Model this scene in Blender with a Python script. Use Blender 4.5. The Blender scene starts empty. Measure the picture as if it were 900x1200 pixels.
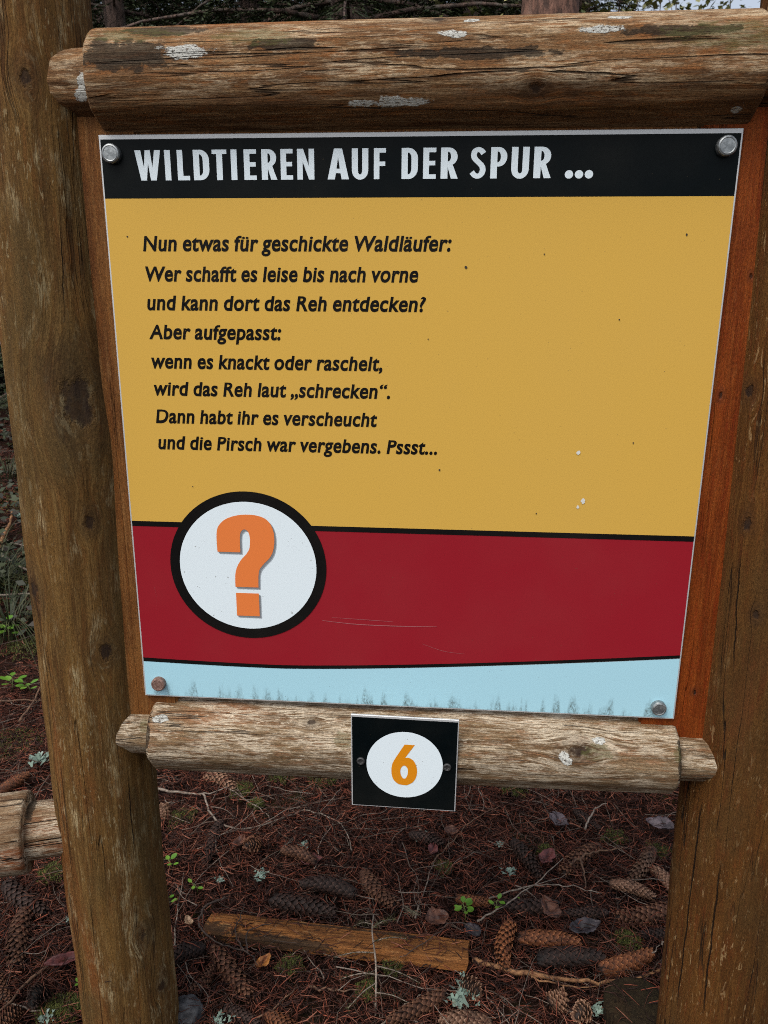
import bpy, bmesh, math, random
import numpy as np
from mathutils import Vector, Matrix, noise as mn

S = bpy.context.scene
COL = S.collection
R = math.radians
random.seed(7)
rng = np.random.default_rng(7)

# ------------------------------------------------------------------ camera
CAM = Vector((0.04463, -0.96317, 1.22504))
XR = Vector((0.99697, 0.07749, 0.00636)); YD = Vector((0.02624, -0.25827, -0.96572)); ZF = Vector((-0.0732, 0.96296, -0.25952))
cd = bpy.data.cameras.new('camera')
cam = bpy.data.objects.new('camera', cd); COL.objects.link(cam)
mw = Matrix.Identity(4)
for i in range(3):
    mw[i][0] = XR[i]; mw[i][1] = -YD[i]; mw[i][2] = -ZF[i]; mw[i][3] = CAM[i]
cam.matrix_world = mw
cd.sensor_fit = 'VERTICAL'; cd.sensor_height = 36.0; cd.lens = 886.85 / 1200 * 36.0
cd.clip_start = 0.02; cd.clip_end = 500
cd.dof.use_dof = True; cd.dof.focus_distance = 1.05; cd.dof.aperture_fstop = 14.0
S.camera = cam
S.render.resolution_x = 768; S.render.resolution_y = 1024

# ------------------------------------------------------------------ light
SUN_EL, SUN_AZ = R(58), R(215)          # azimuth clockwise from +Y: behind the camera, a little to the left
w = bpy.data.worlds.new('World'); S.world = w; w.use_nodes = True
wn = w.node_tree
sky = wn.nodes.new('ShaderNodeTexSky'); sky.sky_type = 'NISHITA'; sky.sun_disc = False
sky.sun_elevation = SUN_EL; sky.sun_rotation = SUN_AZ; sky.air_density = 1.0; sky.dust_density = 4.0; sky.ozone_density = 0.6
hsv = wn.nodes.new('ShaderNodeHueSaturation'); hsv.inputs['Saturation'].default_value = 0.5      # hazy overcast: paler than a clear sky
wn.links.new(sky.outputs[0], hsv.inputs['Color']); wn.links.new(hsv.outputs[0], wn.nodes['Background'].inputs[0])
wn.nodes['Background'].inputs[1].default_value = 0.13
sd = bpy.data.lights.new('sun', 'SUN'); sd.energy = 1.0; sd.angle = R(35); sd.color = (1.0, 0.96, 0.9)
so = bpy.data.objects.new('sun', sd); COL.objects.link(so)
dv = Vector((math.sin(SUN_AZ) * math.cos(SUN_EL), math.cos(SUN_AZ) * math.cos(SUN_EL), math.sin(SUN_EL)))
so.rotation_euler = dv.to_track_quat('Z', 'Y').to_euler()
S.view_settings.view_transform = 'Standard'; S.view_settings.look = 'None'
S.view_settings.exposure = 0.68; S.view_settings.gamma = 1.0; S.view_settings.use_curve_mapping = False
S.cycles.max_bounces = 6; S.cycles.use_denoising = False; S.cycles.filter_width = 1.0

# ------------------------------------------------------------------ helpers
def lin(r, g, b):
    f = lambda c: (c / 255 / 12.92) if c / 255 <= 0.04045 else ((c / 255 + 0.055) / 1.055) ** 2.4
    return (f(r), f(g), f(b), 1)

def empty(name, loc, label=None, cat=None, group=None):
    o = bpy.data.objects.new(name, None); COL.objects.link(o); o.location = loc; o.empty_display_size = 0.05
    return tag(o, label, cat, group)

def tag(o, label=None, cat=None, group=None, kind=None):
    if label: o['label'] = label
    if cat: o['category'] = cat
    if group: o['group'] = group
    if kind: o['kind'] = kind
    return o

def link(name, me, mat=None, parent=None, loc=None, smooth=False):
    o = bpy.data.objects.new(name, me); COL.objects.link(o)
    if mat is not None:
        me.materials.clear()
        for m_ in (mat if isinstance(mat, (list, tuple)) else [mat]): me.materials.append(m_)
    if parent is not None: o.parent = parent
    if loc is not None: o.location = loc
    if smooth:
        me.polygons.foreach_set('use_smooth', [True] * len(me.polygons))
    return o

def pymesh(name, verts, faces):
    me = bpy.data.meshes.new(name); me.from_pydata([tuple(v) for v in verts], [], [tuple(f) for f in faces]); me.update()
    return me

def npmesh(name, V, F):
    """fast mesh from arrays; F is (n,3) or (n,4)"""
    me = bpy.data.meshes.new(name)
    n, k = F.shape
    me.vertices.add(len(V)); me.vertices.foreach_set('co', V.astype(np.float32).ravel())
    me.loops.add(n * k); me.loops.foreach_set('vertex_index', F.astype(np.int32).ravel())
    me.polygons.add(n); me.polygons.foreach_set('loop_start', np.arange(0, n * k, k, dtype=np.int32))
    me.polygons.foreach_set('loop_total', np.full(n, k, dtype=np.int32))
    me.update(calc_edges=True); me.validate()
    return me

def fbm(p, o=4):
    return mn.fractal(p, 1.0, 2.0, o)

class NT:
    def __init__(s, name):
        s.m = bpy.data.materials.new(name); s.m.use_nodes = True
        s.t = s.m.node_tree; s.b = s.t.nodes['Principled BSDF']
    def n(s, typ, **kw):
        nd = s.t.nodes.new(typ)
        for k, v in kw.items(): setattr(nd, k, v)
        return nd
    def put(s, sock, v):
        if isinstance(v, bpy.types.NodeSocket): s.t.links.new(v, sock)
        else: sock.default_value = v
    def math(s, op, a, b=None, c=None, clamp=False):
        nd = s.n('ShaderNodeMath', operation=op); nd.use_clamp = clamp
        s.put(nd.inputs[0], a)
        if b is not None: s.put(nd.inputs[1], b)
        if c is not None: s.put(nd.inputs[2], c)
        return nd.outputs[0]
    def vmath(s, op, a, b=None):
        nd = s.n('ShaderNodeVectorMath', operation=op)
        s.put(nd.inputs[0], a)
        if b is not None: s.put(nd.inputs[1], b)
        return nd.outputs['Value'] if op in ('LENGTH', 'DOT_PRODUCT', 'DISTANCE') else nd.outputs[0]
    def noise(s, vec, scale=1.0, detail=4, rough=0.55, dist=0.0):
        nd = s.n('ShaderNodeTexNoise'); s.put(nd.inputs['Vector'], vec)
        nd.inputs['Scale'].default_value = scale; nd.inputs['Detail'].default_value = detail
        nd.inputs['Roughness'].default_value = rough; nd.inputs['Distortion'].default_value = dist
        return nd.outputs[0]
    def ss(s, x, lo, hi, a=0.0, b=1.0):
        nd = s.n('ShaderNodeMapRange', interpolation_type='SMOOTHSTEP'); s.put(nd.inputs[0], x)
        if lo > hi: lo, hi, a, b = hi, lo, b, a
        nd.inputs[1].default_value = lo; nd.inputs[2].default_value = hi; nd.inputs[3].default_value = a; nd.inputs[4].default_value = b
        return nd.outputs[0]
    def mix(s, fac, a, b, blend='MIX'):
        nd = s.n('ShaderNodeMix', data_type='RGBA', blend_type=blend)
        s.put(nd.inputs[0], fac); s.put(nd.inputs[6], a); s.put(nd.inputs[7], b)
        return nd.outputs[2]
    def coords(s, scale=(1, 1, 1), off=(0, 0, 0)):
        if not hasattr(s, '_tc'): s._tc = s.n('ShaderNodeTexCoord').outputs['Object']
        return s.map(s._tc, scale, off)
    def map(s, v, scale, off=(0, 0, 0)):
        mp = s.n('ShaderNodeMapping'); s.put(mp.inputs['Vector'], v)
        mp.inputs['Scale'].default_value = scale; mp.inputs['Location'].default_value = off
        return mp.outputs[0]
    def base(s, v): s.put(s.b.inputs['Base Color'], v)
    def rough(s, v): s.put(s.b.inputs['Roughness'], v)
    def bump(s, h, dist=0.001, strength=1.0):
        nd = s.n('ShaderNodeBump'); s.put(nd.inputs['Height'], h)
        nd.inputs['Distance'].default_value = dist; nd.inputs['Strength'].default_value = strength
        s.t.links.new(nd.outputs[0], s.b.inputs['Normal'])

def plain(name, col, rough=0.5, metal=0.0, spec=0.5):
    k = NT(name); k.base(col); k.rough(rough); k.b.inputs['Metallic'].default_value = metal
    k.b.inputs['Specular IOR Level'].default_value = spec
    return k.m

def wood(name, dark, mid, light, bare, pale, pale_lo=0.60, fleck=0.5, bare_lo=0.58, knots=(), lichen=(), moss=(), stain=(),
         crack=0.5, streak=0.7, seed=0.0, rough=0.85, axis=2, green=None, splits=(), hue=0.3, top_dir=None):
    """weathered round timber, grain along the local Z axis.
    knots: (x,y,z,r) dark branch knots; lichen: (x,y,z,sx,sz) pale crust; stain: (x,y,z,sx,sz) blackened patches"""
    k = NT(name)
    co = k.coords((1, 1, 1), (0, 0, 0))
    st = (1, 1, 1)
    def sc(a, b): return (b, a, a) if axis == 0 else (a, a, b)
    lowd = k.noise(k.map(co, sc(55, 40), (seed, seed, 0)), 1, 5, 0.7)
    g = co
    knotm = None; haz = None
    for (x, y, z, r) in knots:
        v = k.vmath('SUBTRACT', co, (x, y, z))
        d = k.vmath('LENGTH', k.map(v, sc(1, 0.62)))
        w_ = k.ss(d, 0.4 * r, 4.2 * r, 1, 0)
        g = k.vmath('ADD', g, k.vmath('MULTIPLY', k.map(v, sc(1, 0.0)), k.n_vec(k.math('MULTIPLY', w_, -0.75))))
        dn = k.math('ADD', d, k.math('MULTIPLY', k.math('SUBTRACT', lowd, 0.5), r * 2.6))
        core = k.ss(dn, r * 0.55, r * 1.1, 1, 0)
        ring = k.math('MULTIPLY', k.ss(dn, r, r * 3.0, 1, 0), k.math('MULTIPLY_ADD', k.math('SINE', k.math('MULTIPLY', dn, 22.0 / r)), 0.09, 0.40))
        m_ = k.math('MAXIMUM', core, ring)
        knotm = m_ if knotm is None else k.math('MAXIMUM', knotm, m_)
        haz = core if haz is None else k.math('MAXIMUM', haz, core)
    warp = k.noise(k.map(g, sc(9, 3), (seed, 0, seed)), 1, 2)
    big = k.noise(k.map(g, sc(11, 2.0), (seed + 3, 1, 2)), 1, 4, 0.6, 0.3)
    fib = k.noise(k.map(g, sc(230, 9), (seed, 5, 1)), 1, 6, 0.72, 0.25)
    fib2 = k.noise(k.map(g, sc(520, 42), (seed, 8, 1)), 1, 4, 0.7, 0.3)
    grit = k.noise(k.map(g, sc(760, 260), (seed, 8, 3)), 1, 3, 0.7)
    med = k.noise(k.map(g, sc(46, 6.0), (seed + 9, 2, 4)), 1, 6, 0.7, 0.5)
    dash = k.noise(k.map(g, sc(210, 48), (seed, 2, 7)), 1, 3, 0.6, 0.9)
    spot = k.noise(k.map(g, sc(30, 9), (seed + 5, 2, 7)), 1, 4, 0.7)
    huen = k.noise(k.map(g, sc(150, 20), (seed + 1, 4, 2)), 1, 5, 0.75, 0.3)
    top_only = 1.0 if top_dir is None else k.ss(k.vmath('DOT_PRODUCT', co, top_dir), -0.034, -0.012)
    c = k.mix(k.ss(med, 0.34, 0.66), dark, mid)
    c = k.mix(k.ss(big, bare_lo, bare_lo + 0.16), c, bare)
    c = k.mix(k.math('MULTIPLY', k.ss(fib, 0.48, 0.68), 0.8), c, light)
    c = k.mix(k.math('MULTIPLY', k.ss(huen, 0.52, 0.62), hue), c, bare)
    c = k.mix(k.math('MULTIPLY', k.math('MULTIPLY', k.ss(huen, 0.47, 0.38), hue), top_only), c, pale if hue > .4 else light)
    c = k.mix(k.math('MULTIPLY', k.ss(fib, 0.46, 0.28), streak), c, dark)
    pm = k.math('MULTIPLY', k.ss(spot, pale_lo - 0.08, pale_lo + 0.10), k.ss(fib2, 0.44, 0.54))
    if top_dir is not None: pm = k.math('MULTIPLY', pm, top_only)
    c = k.mix(k.math('MULTIPLY', pm, 0.85), c, pale)
    fl = k.math('MULTIPLY', k.ss(dash, 0.60, 0.66), k.ss(warp, 0.36, 0.60))
    if top_dir is not None: fl = k.math('MULTIPLY', fl, top_only)
    c = k.mix(k.math('MULTIPLY', fl, fleck), c, pale)
    c = k.mix(k.math('MULTIPLY', k.ss(fib2, 0.44, 0.34), 0.55), c, dark)
    if green is not None:
        gm = k.noise(k.map(co, sc(9, 4), (seed + 20, 1, 0)), 1, 4, 0.6)
        c = k.mix(k.math('MULTIPLY', k.ss(gm, 0.46, 0.66), 0.55), c, green)
    cr = k.noise(k.map(g, sc(34, 1.1), (seed + 2, 3, 0)), 1, 3, 0.55, 0.25)
    crk = k.math('MULTIPLY', k.ss(k.math('ABSOLUTE', k.math('SUBTRACT', cr, 0.5)), 0.002, 0.009, 1, 0), k.ss(big, 0.44, 0.56))
    c = k.mix(k.math('MULTIPLY', crk, crack), c, (0.012, 0.008, 0.005, 1))
    for (p_, q_, wd) in splits:                       # long drying splits from one surface point to another
        p_, q_ = Vector(p_), Vector(q_); rad = Vector((p_.x + q_.x, p_.y + q_.y, 0)).normalized(); d_ = (q_ - p_).normalized(); sd_ = d_.cross(rad).normalized()
        v = k.vmath('SUBTRACT', co, tuple(p_))
        u_ = k.math('ADD', k.vmath('DOT_PRODUCT', v, tuple(sd_)), k.math('MULTIPLY', k.math('SUBTRACT', k.noise(k.map(co, (30, 30, 26)), 1, 4, .6), .5), .007))
        along = k.vmath('DOT_PRODUCT', v, tuple(d_)); L_ = (q_ - p_).length
        m_ = k.math('MULTIPLY', k.ss(k.math('ABSOLUTE', u_), wd * .4, wd, 1, 0), k.math('MULTIPLY', k.ss(along, 0, .05), k.ss(along, L_, L_ - .05)))
        m_ = k.math('MULTIPLY', m_, k.ss(k.vmath('DOT_PRODUCT', co, tuple(rad)), .02, .03))
        crk = k.math('MAXIMUM', crk, m_); c = k.mix(k.math('MULTIPLY', m_, .9), c, (0.008, 0.005, 0.003, 1))
    def blobs(lst, zs=1.0):
        tot = None
        nn = k.noise(k.map(co, sc(90, 50)), 1, 4, 0.7)
        for (x, y, z, sx, sz) in lst:
            v = k.vmath('SUBTRACT', co, (x, y, z))
            d = k.vmath('LENGTH', k.map(v, sc(1 / sx, 1 / sz)))
            d = k.math('ADD', d, k.math('MULTIPLY', k.math('SUBTRACT', nn, 0.5), 2.4))
            m_ = k.ss(d, 0.85, 1.05, 1, 0)
            tot = m_ if tot is None else k.math('MAXIMUM', tot, m_)
        return tot
    h = k.math('MULTIPLY_ADD', fib, 0.9, k.math('MULTIPLY', fib2, 0.45))
    h = k.math('MULTIPLY_ADD', med, 0.6, k.math('MULTIPLY_ADD', grit, 0.35, h))
    if stain:
        c = k.mix(k.math('MULTIPLY', blobs(stain), 0.8), c, (0.022, 0.018, 0.013, 1))
    gv = k.n('ShaderNodeHueSaturation'); k.put(gv.inputs['Value'], k.math('MULTIPLY_ADD', grit, 2.0, 0.0)); k.put(gv.inputs['Color'], c); c = gv.outputs[0]
    if knotm is not None:
        c = k.mix(k.math('MULTIPLY', knotm, k.math('MULTIPLY_ADD', fib2, 0.9, 0.42), clamp=True), c, (0.022, 0.013, 0.009, 1))
        h = k.math('SUBTRACT', h, k.math('MULTIPLY', haz, 0.7))
    if moss:
        c = k.mix(k.math('MULTIPLY', k.math('MULTIPLY', blobs(moss), k.ss(fib2, 0.38, 0.55)), 0.55), c, (0.075, 0.075, 0.022, 1))
    if lichen:
        lm = k.math('MULTIPLY', blobs(lichen), k.ss(grit, 0.33, 0.46))
        c = k.mix(lm, c, k.mix(fib2, (0.36, 0.36, 0.32, 1), (0.58, 0.58, 0.54, 1)))
        h = k.math('ADD', h, k.math('MULTIPLY', lm, 0.5))
    h = k.math('SUBTRACT', h, k.math('MULTIPLY', crk, 1.6))
    k.base(c); k.rough(rough); k.b.inputs['Specular IOR Level'].default_value = 0.12
    k.bump(h, 0.0022, 0.9)
    return k.m

def _nvec(s, f):
    nd = s.n('ShaderNodeCombineXYZ')
    for i in range(3): s.put(nd.inputs[i], f)
    return nd.outputs[0]
NT.n_vec = _nvec

def log_mesh(name, length, prof, seg=96, step=0.012, amp=0.003, seed=0.0, facets=(), bumps=(), freq=7.0, bend=0.0):
    """round timber along +Z. prof: [(z, r)...] radius steps; facets: (angle, keep) planes that shave the round;
    bumps: (angle, z, height, width) swellings round branch knots"""
    zs = []
    for (z0, r0), (z1, r1) in zip(prof[:-1], prof[1:]):
        n = max(1, int(math.ceil((z1 - z0) / step)))
        zs += [(z0 + (z1 - z0) * i / n, r0 + (r1 - r0) * i / n) for i in range(n)]
    zs.append(prof[-1])
    V = []; F = []
    for (z, r) in zs:
        for i in range(seg):
            a = 2 * math.pi * i / seg
            ca, sa = math.cos(a), math.sin(a)
            n1 = fbm(Vector((ca * 1.1 + seed, sa * 1.1, z * freq * 0.35)), 3)
            n2 = mn.noise(Vector((ca * 9 + seed, sa * 9, z * 5.0)))
            rr = r * (1 + 0.0) + amp * n1 + amp * 0.28 * n2
            for (fa, keep) in facets:
                q = math.cos(a - fa - 0.10 * mn.noise(Vector((z * 3, fa, seed))))
                if q > 0.2: rr = min(rr, (r * keep + amp * 0.5 * mn.noise(Vector((z * 4, fa + 3, seed)))) / q)
            for (ba, bz, bh, bw) in bumps:
                da = (a - ba + math.pi) % (2 * math.pi) - math.pi
                rr += bh * math.exp(-((da * r) ** 2 + (z - bz) ** 2 * 0.6) / (bw * bw))
            off = bend * math.sin(math.pi * (z / length))
            V.append((ca * rr + off, sa * rr, z))
    m = len(zs)
    for j in range(m - 1):
        for i in range(seg):
            a = j * seg + i; b = j * seg + (i + 1) % seg
            F.append((a, b, b + seg, a + seg))
    F.append(tuple(range(seg - 1, -1, -1))); F.append(tuple((m - 1) * seg + i for i in range(seg)))
    me = pymesh(name, V, F)
    sm = [True] * len(F); sm[-1] = sm[-2] = False
    me.polygons.foreach_set('use_smooth', sm)
    return me

def aim_z(o, p, d, roll=0.0):
    """place o at p with local Z along d; local -Y faces the camera side where possible"""
    d = Vector(d).normalized()
    y = Vector((0, 1, 0)) if abs(d.y) < 0.9 else Vector((0, 0, 1))
    x = y.cross(d).normalized(); y = d.cross(x)
    m_ = Matrix((x, y, d)).transposed().to_4x4(); m_.translation = Vector(p)
    o.matrix_world = m_ @ Matrix.Rotation(roll, 4, 'Z')
    return o

def ray(px, py):
    """direction from the camera through a point of the 900x1200 photograph, used once to survey where things stand"""
    return (XR * ((px - 450) / 886.85) + YD * ((py - 600) / 886.85) + ZF).normalized()

def H(x, y):
    """height of the forest floor"""
    s = max(0.0, y - 1.0); l = max(0.0, -x - 0.9)
    h = 0.055 * s + 0.10 * (1 - math.exp(-s * 0.35)) * 1.0
    h += 0.018 * fbm(Vector((x * 2.1, y * 2.1, 3.0)), 4) + 0.05 * fbm(Vector((x * 0.35, y * 0.35, 9.0)), 3) * min(1, s)
    return min(h, 0.6 + 0.012 * s) + 0.40 * min(60, max(0.0, y - 9.5)) * (1 - 1 / (1 + math.exp(-(x - 0.16 * y - 1.5) / 1.2)))

def gpt(px, py, lift=0.0):
    d = ray(px, py); t = 0.5
    for _ in range(4000):
        p = CAM + d * t
        g_ = H(p.x, p.y) + lift
        if p.z <= g_: return Vector((p.x, p.y, g_))
        t += max(0.002, (p.z - g_) * 0.4)
        if t > 60: break
    return Vector((p.x, p.y, H(p.x, p.y) + lift))

def tube(V, F, pts, radii, seg=6, cap=True):
    base = len(V); n = len(pts)
    for i, p in enumerate(pts):
        p = Vector(p)
        t = (Vector(pts[min(i + 1, n - 1)]) - Vector(pts[max(i - 1, 0)])).normalized()
        u = t.orthogonal().normalized() if i == 0 else (u - t * u.dot(t)).normalized()
        v = t.cross(u)
        for k in range(seg):
            a = 2 * math.pi * k / seg
            V.append(p + (u * math.cos(a) + v * math.sin(a)) * radii[i])
    for i in range(n - 1):
        for k in range(seg):
            a = base + i * seg + k; b = base + i * seg + (k + 1) % seg
            F.append((a, b, b + seg, a + seg))
    if cap:
        F.append(tuple(base + k for k in range(seg - 1, -1, -1))); F.append(tuple(base + (n - 1) * seg + k for k in range(seg)))

def spline(pts, n=8, closed=False):
    """Catmull-Rom"""
    P = [Vector(p) for p in pts]; out = []
    m = len(P)
    rngi = range(m if closed else m - 1)
    for i in rngi:
        if closed: a, b, c, d = P[(i - 1) % m], P[i], P[(i + 1) % m], P[(i + 2) % m]
        else: a, b, c, d = P[max(i - 1, 0)], P[i], P[i + 1], P[min(i + 2, m - 1)]
        for k in range(n):
            t = k / n
            out.append(0.5 * ((2 * b) + (c - a) * t + (2 * a - 5 * b + 4 * c - d) * t * t + (3 * b - a - 3 * c + d) * t ** 3))
    if not closed: out.append(P[-1])
    return out

# ------------------------------------------------------------------ ground
def build_ground():
    def axis(lo, hi, fine_lo, fine_hi, fine):
        a = list(np.arange(fine_lo, fine_hi, fine)); x = fine_lo; s = fine
        pre = []
        while x > lo: s *= 1.12; x -= s; pre.append(x)
        x = a[-1]; s = fine; post = []
        while x < hi: s *= 1.12; x += s; post.append(x)
        return pre[::-1] + a + post
    xs = axis(-120, 120, -1.7, 1.3, 0.014); ys = axis(-60, 160, -0.4, 1.7, 0.014)
    V = [(x, y, H(x, y) - 0.012 + (0.009 * mn.noise(Vector((x * 18, y * 18, 0))) + 0.005 * mn.noise(Vector((x * 55, y * 55, 2))) if abs(x) < 3 and -1 < y < 4 else 0)) for y in ys for x in xs]
    nx = len(xs)
    F = [(j * nx + i, j * nx + i + 1, (j + 1) * nx + i + 1, (j + 1) * nx + i) for j in range(len(ys) - 1) for i in range(nx - 1)]
    k = NT('forest_soil'); co = k.coords()
    a = k.noise(k.map(co, (60, 60, 60)), 1, 5, 0.7); b = k.noise(k.map(co, (5, 5, 5)), 1, 4, 0.6); c_ = k.noise(k.map(co, (220, 220, 220)), 1, 3)
    c = k.mix(k.ss(a, 0.35, 0.65), (0.006, 0.004, 0.003, 1), (0.022, 0.010, 0.007, 1))
    c = k.mix(k.math('MULTIPLY', k.ss(c_, 0.5, 0.7), 0.6), c, (0.055, 0.020, 0.012, 1))
    c = k.mix(k.math('MULTIPLY', k.ss(b, 0.56, 0.70), 0.7), c, (0.030, 0.036, 0.010, 1))
    k.base(c); k.rough(1.0); k.b.inputs['Specular IOR Level'].default_value = 0.05; k.bump(a, 0.006)
    tag(link('ground', pymesh('ground', V, F), k.m, smooth=True), kind='structure')

build_ground()

# ------------------------------------------------------------------ timber frame
POST_L = (-0.466, 0.040)
def post_r(z): return Vector((0.4985 - 0.022 * (z - 0.2), 0.034, z))
frame = empty('timber_frame', (0, 0.04, 0), 'brown weathered round timber frame of posts and crossbars holding the yellow board', 'sign frame')

def to_local(o, px, py):
    """where a ray from the survey meets the timber's round, in the timber's own coordinates (for knots and lichen)"""
    bpy.context.view_layer.update()
    inv = o.matrix_world.inverted()
    a = inv @ CAM; d = (inv.to_3x3() @ ray(px, py)).normalized()
    ok, p, n_, i_ = o.ray_cast(a, d)
    return p if ok else None

def timber(name, p, d, me, parent):
    o = link(name, me); aim_z(o, p, d)
    o.parent = parent; o.matrix_parent_inverse = parent.matrix_world.inverted()
    return o

frame_inv = Matrix.Translation((0, -0.04, 0))
def timber(name, p, d, me, parent):
    o = link(name, me); aim_z(o, p, d); mwd = o.matrix_world.copy()
    o.parent = parent; o.matrix_basis = Matrix.Translation(-Vector(parent.location)) @ mwd
    bpy.context.view_layer.update()
    return o

def spots(o, lst):
    out = []
    for e in lst:
        p = to_local(o, e[0], e[1])
        if p is not None: out.append((p.x, p.y, p.z) + tuple(e[2:]))
    return out

bpy.context.view_layer.update()
# left post
me = log_mesh('post', 2.1, [(0, 0.078), (0.9, 0.0755), (2.04, 0.072), (2.06, 0.066)], seg=110, step=0.011, amp=0.0045, seed=1.0, bumps=[(R(-50), 1.22, 0.006, 0.05)], bend=0.0)
post = timber('post', (POST_L[0], POST_L[1], -0.18), (0, 0, 1), me, frame)
post['label'] = 'brown post with a big dark knot halfway up'
BR_D, BR_M, BR_L = (0.072, 0.036, 0.011, 1), (0.136, 0.070, 0.019, 1), (0.185, 0.108, 0.036, 1)
post.data.materials.append(wood('post_wood', BR_D, BR_M, BR_L, (0.145, 0.052, 0.014, 1), (0.32, 0.25, 0.135, 1), streak=0.35, hue=0.30, pale_lo=0.60, fleck=0.6, bare_lo=0.52,
    knots=spots(post, [(92, 470, 0.023), (125, 765, 0.009), (105, 612, 0.007), (168, 1097, 0.008), (190, 1155, 0.008), (40, 692, 0.012), (30, 90, 0.008)]), seed=2.0, splits=[(to_local(post, *a), to_local(post, *b), w_) for a, b, w_ in [((93, 20), (98, 120), .0014), ((150, 900), (158, 1010), .0010), ((70, 250), (76, 380), .0008)]], green=(0.070, 0.048, 0.018, 1)))
# right post
lo, hi = post_r(-0.18), post_r(1.92)
me = log_mesh('post', 2.1, [(0, 0.082), (0.9, 0.0785), (2.04, 0.075), (2.06, 0.068)], seg=110, step=0.011, amp=0.0035, seed=5.0, facets=[(R(205), 0.955)])
post2 = timber('post', lo, hi - lo, me, frame)
post2['label'] = 'reddish brown post with tool marks and long drying cracks'
post2.data.materials.append(wood('post_wood_red', (0.060, 0.023, 0.005, 1), (0.098, 0.039, 0.0085, 1), (0.120, 0.054, 0.013, 1), (0.125, 0.026, 0.007, 1), (0.26, 0.165, 0.075, 1), streak=0.3, pale_lo=0.70, fleck=0.8, bare_lo=0.55,
    knots=spots(post2, [(878, 460, 0.006), (876, 612, 0.006), (885, 720, 0.005)]), seed=11.0, crack=0.9, splits=[(to_local(post2, *a), to_local(post2, *b), w_) for a, b, w_ in [((824, 930), (792, 1185), .0016), ((846, 1000), (822, 1198), .0013), ((868, 640), (858, 800), .0010)]], green=(0.062, 0.034, 0.011, 1)))
# top rail
x0 = -0.46
me = log_mesh('top_rail', 0.935, [(0, 0.039), (0.0885, 0.0415), (0.0890, 0.0415), (0.0895, 0.0575), (0.0925, 0.0600), (0.45, 0.0612), (0.838, 0.0625), (0.842, 0.0605), (0.8425, 0.043), (0.93, 0.040)],
    seg=120, step=0.008, amp=0.0030, seed=3.0, facets=[(R(334), 0.905), (R(262), 0.955)], freq=5)
top = timber('rail', (x0, 0.020, 1.4800), (1, 0, 0.006), me, frame)
top['label'] = 'thick upper crossbar with grey lichen crusts'
top.data.materials.append(wood('top_rail_wood', (0.080, 0.038, 0.016, 1), (0.200, 0.105, 0.045, 1), (0.33, 0.215, 0.11, 1), (0.25, 0.085, 0.020, 1), (0.44, 0.34, 0.22, 1), pale_lo=0.55, fleck=0.6, bare_lo=0.60,
    knots=spots(top, [(627, 103, 0.0055), (515, 22, 0.006)]),
    lichen=spots(top, [(217, 60, 0.008, 0.030), (470, 119, 0.006, 0.034), (425, 121, 0.004, 0.014), (532, 39, 0.005, 0.014), (705, 34, 0.004, 0.022), (726, 20, 0.004, 0.013), (553, 24, 0.003, 0.009), (98, 98, 0.013, 0.008), (95, 112, 0.008, 0.007), (863, 129, 0.005, 0.006)]),
    stain=spots(top, [(150, 65, 0.018, 0.055), (560, 62, 0.006, 0.085), (800, 35, 0.006, 0.06), (190, 35, 0.012, 0.05), (118, 62, 0.02, 0.012), (330, 52, 0.006, 0.045)]),
    moss=spots(top, [(300, 42, 0.012, 0.05), (850, 40, 0.014, 0.07), (160, 40, 0.014, 0.05)]), crack=0.8, seed=21.0, hue=0.45, top_dir=(-1, 0, 0)))
# bottom rail
me = log_mesh('bottom_rail', 0.93, [(0, 0.032), (0.0945, 0.0345), (0.095, 0.0345), (0.0955, 0.052), (0.100, 0.0545), (0.45, 0.056), (0.836, 0.0545), (0.840, 0.0525), (0.8405, 0.0370), (0.93, 0.0345)],
    seg=120, step=0.008, amp=0.0022, seed=8.0, facets=[(R(310), 0.955), (R(200), 0.96)], freq=5)
bot = timber('rail', (-0.46, 0.016, 0.6155), (1, 0, 0.001), me, frame)
bot['label'] = 'pale bleached lower crossbar with one dark knot'
bot.data.materials.append(wood('bottom_rail_wood', (0.085, 0.048, 0.022, 1), (0.20, 0.132, 0.070, 1), (0.34, 0.26, 0.165, 1), (0.23, 0.10, 0.045, 1), (0.50, 0.42, 0.31, 1), pale_lo=0.50, fleck=0.8, bare_lo=0.55,
    knots=spots(bot, [(679, 880, 0.0110), (365, 846, 0.004)]),
    lichen=spots(bot, [(660, 886, 0.006, 0.007), (188, 842, 0.007, 0.011), (702, 868, 0.005, 0.008), (665, 893, 0.005, 0.006)]),
    moss=spots(bot, [(168, 850, 0.012, 0.006), (402, 868, 0.012, 0.012), (700, 882, 0.012, 0.02), (795, 885, 0.012, 0.006)]),
    stain=spots(bot, [(172, 862, 0.022, 0.005), (798, 893, 0.03, 0.004)]), hue=0.5, crack=0.7, seed=31.0))

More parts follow.
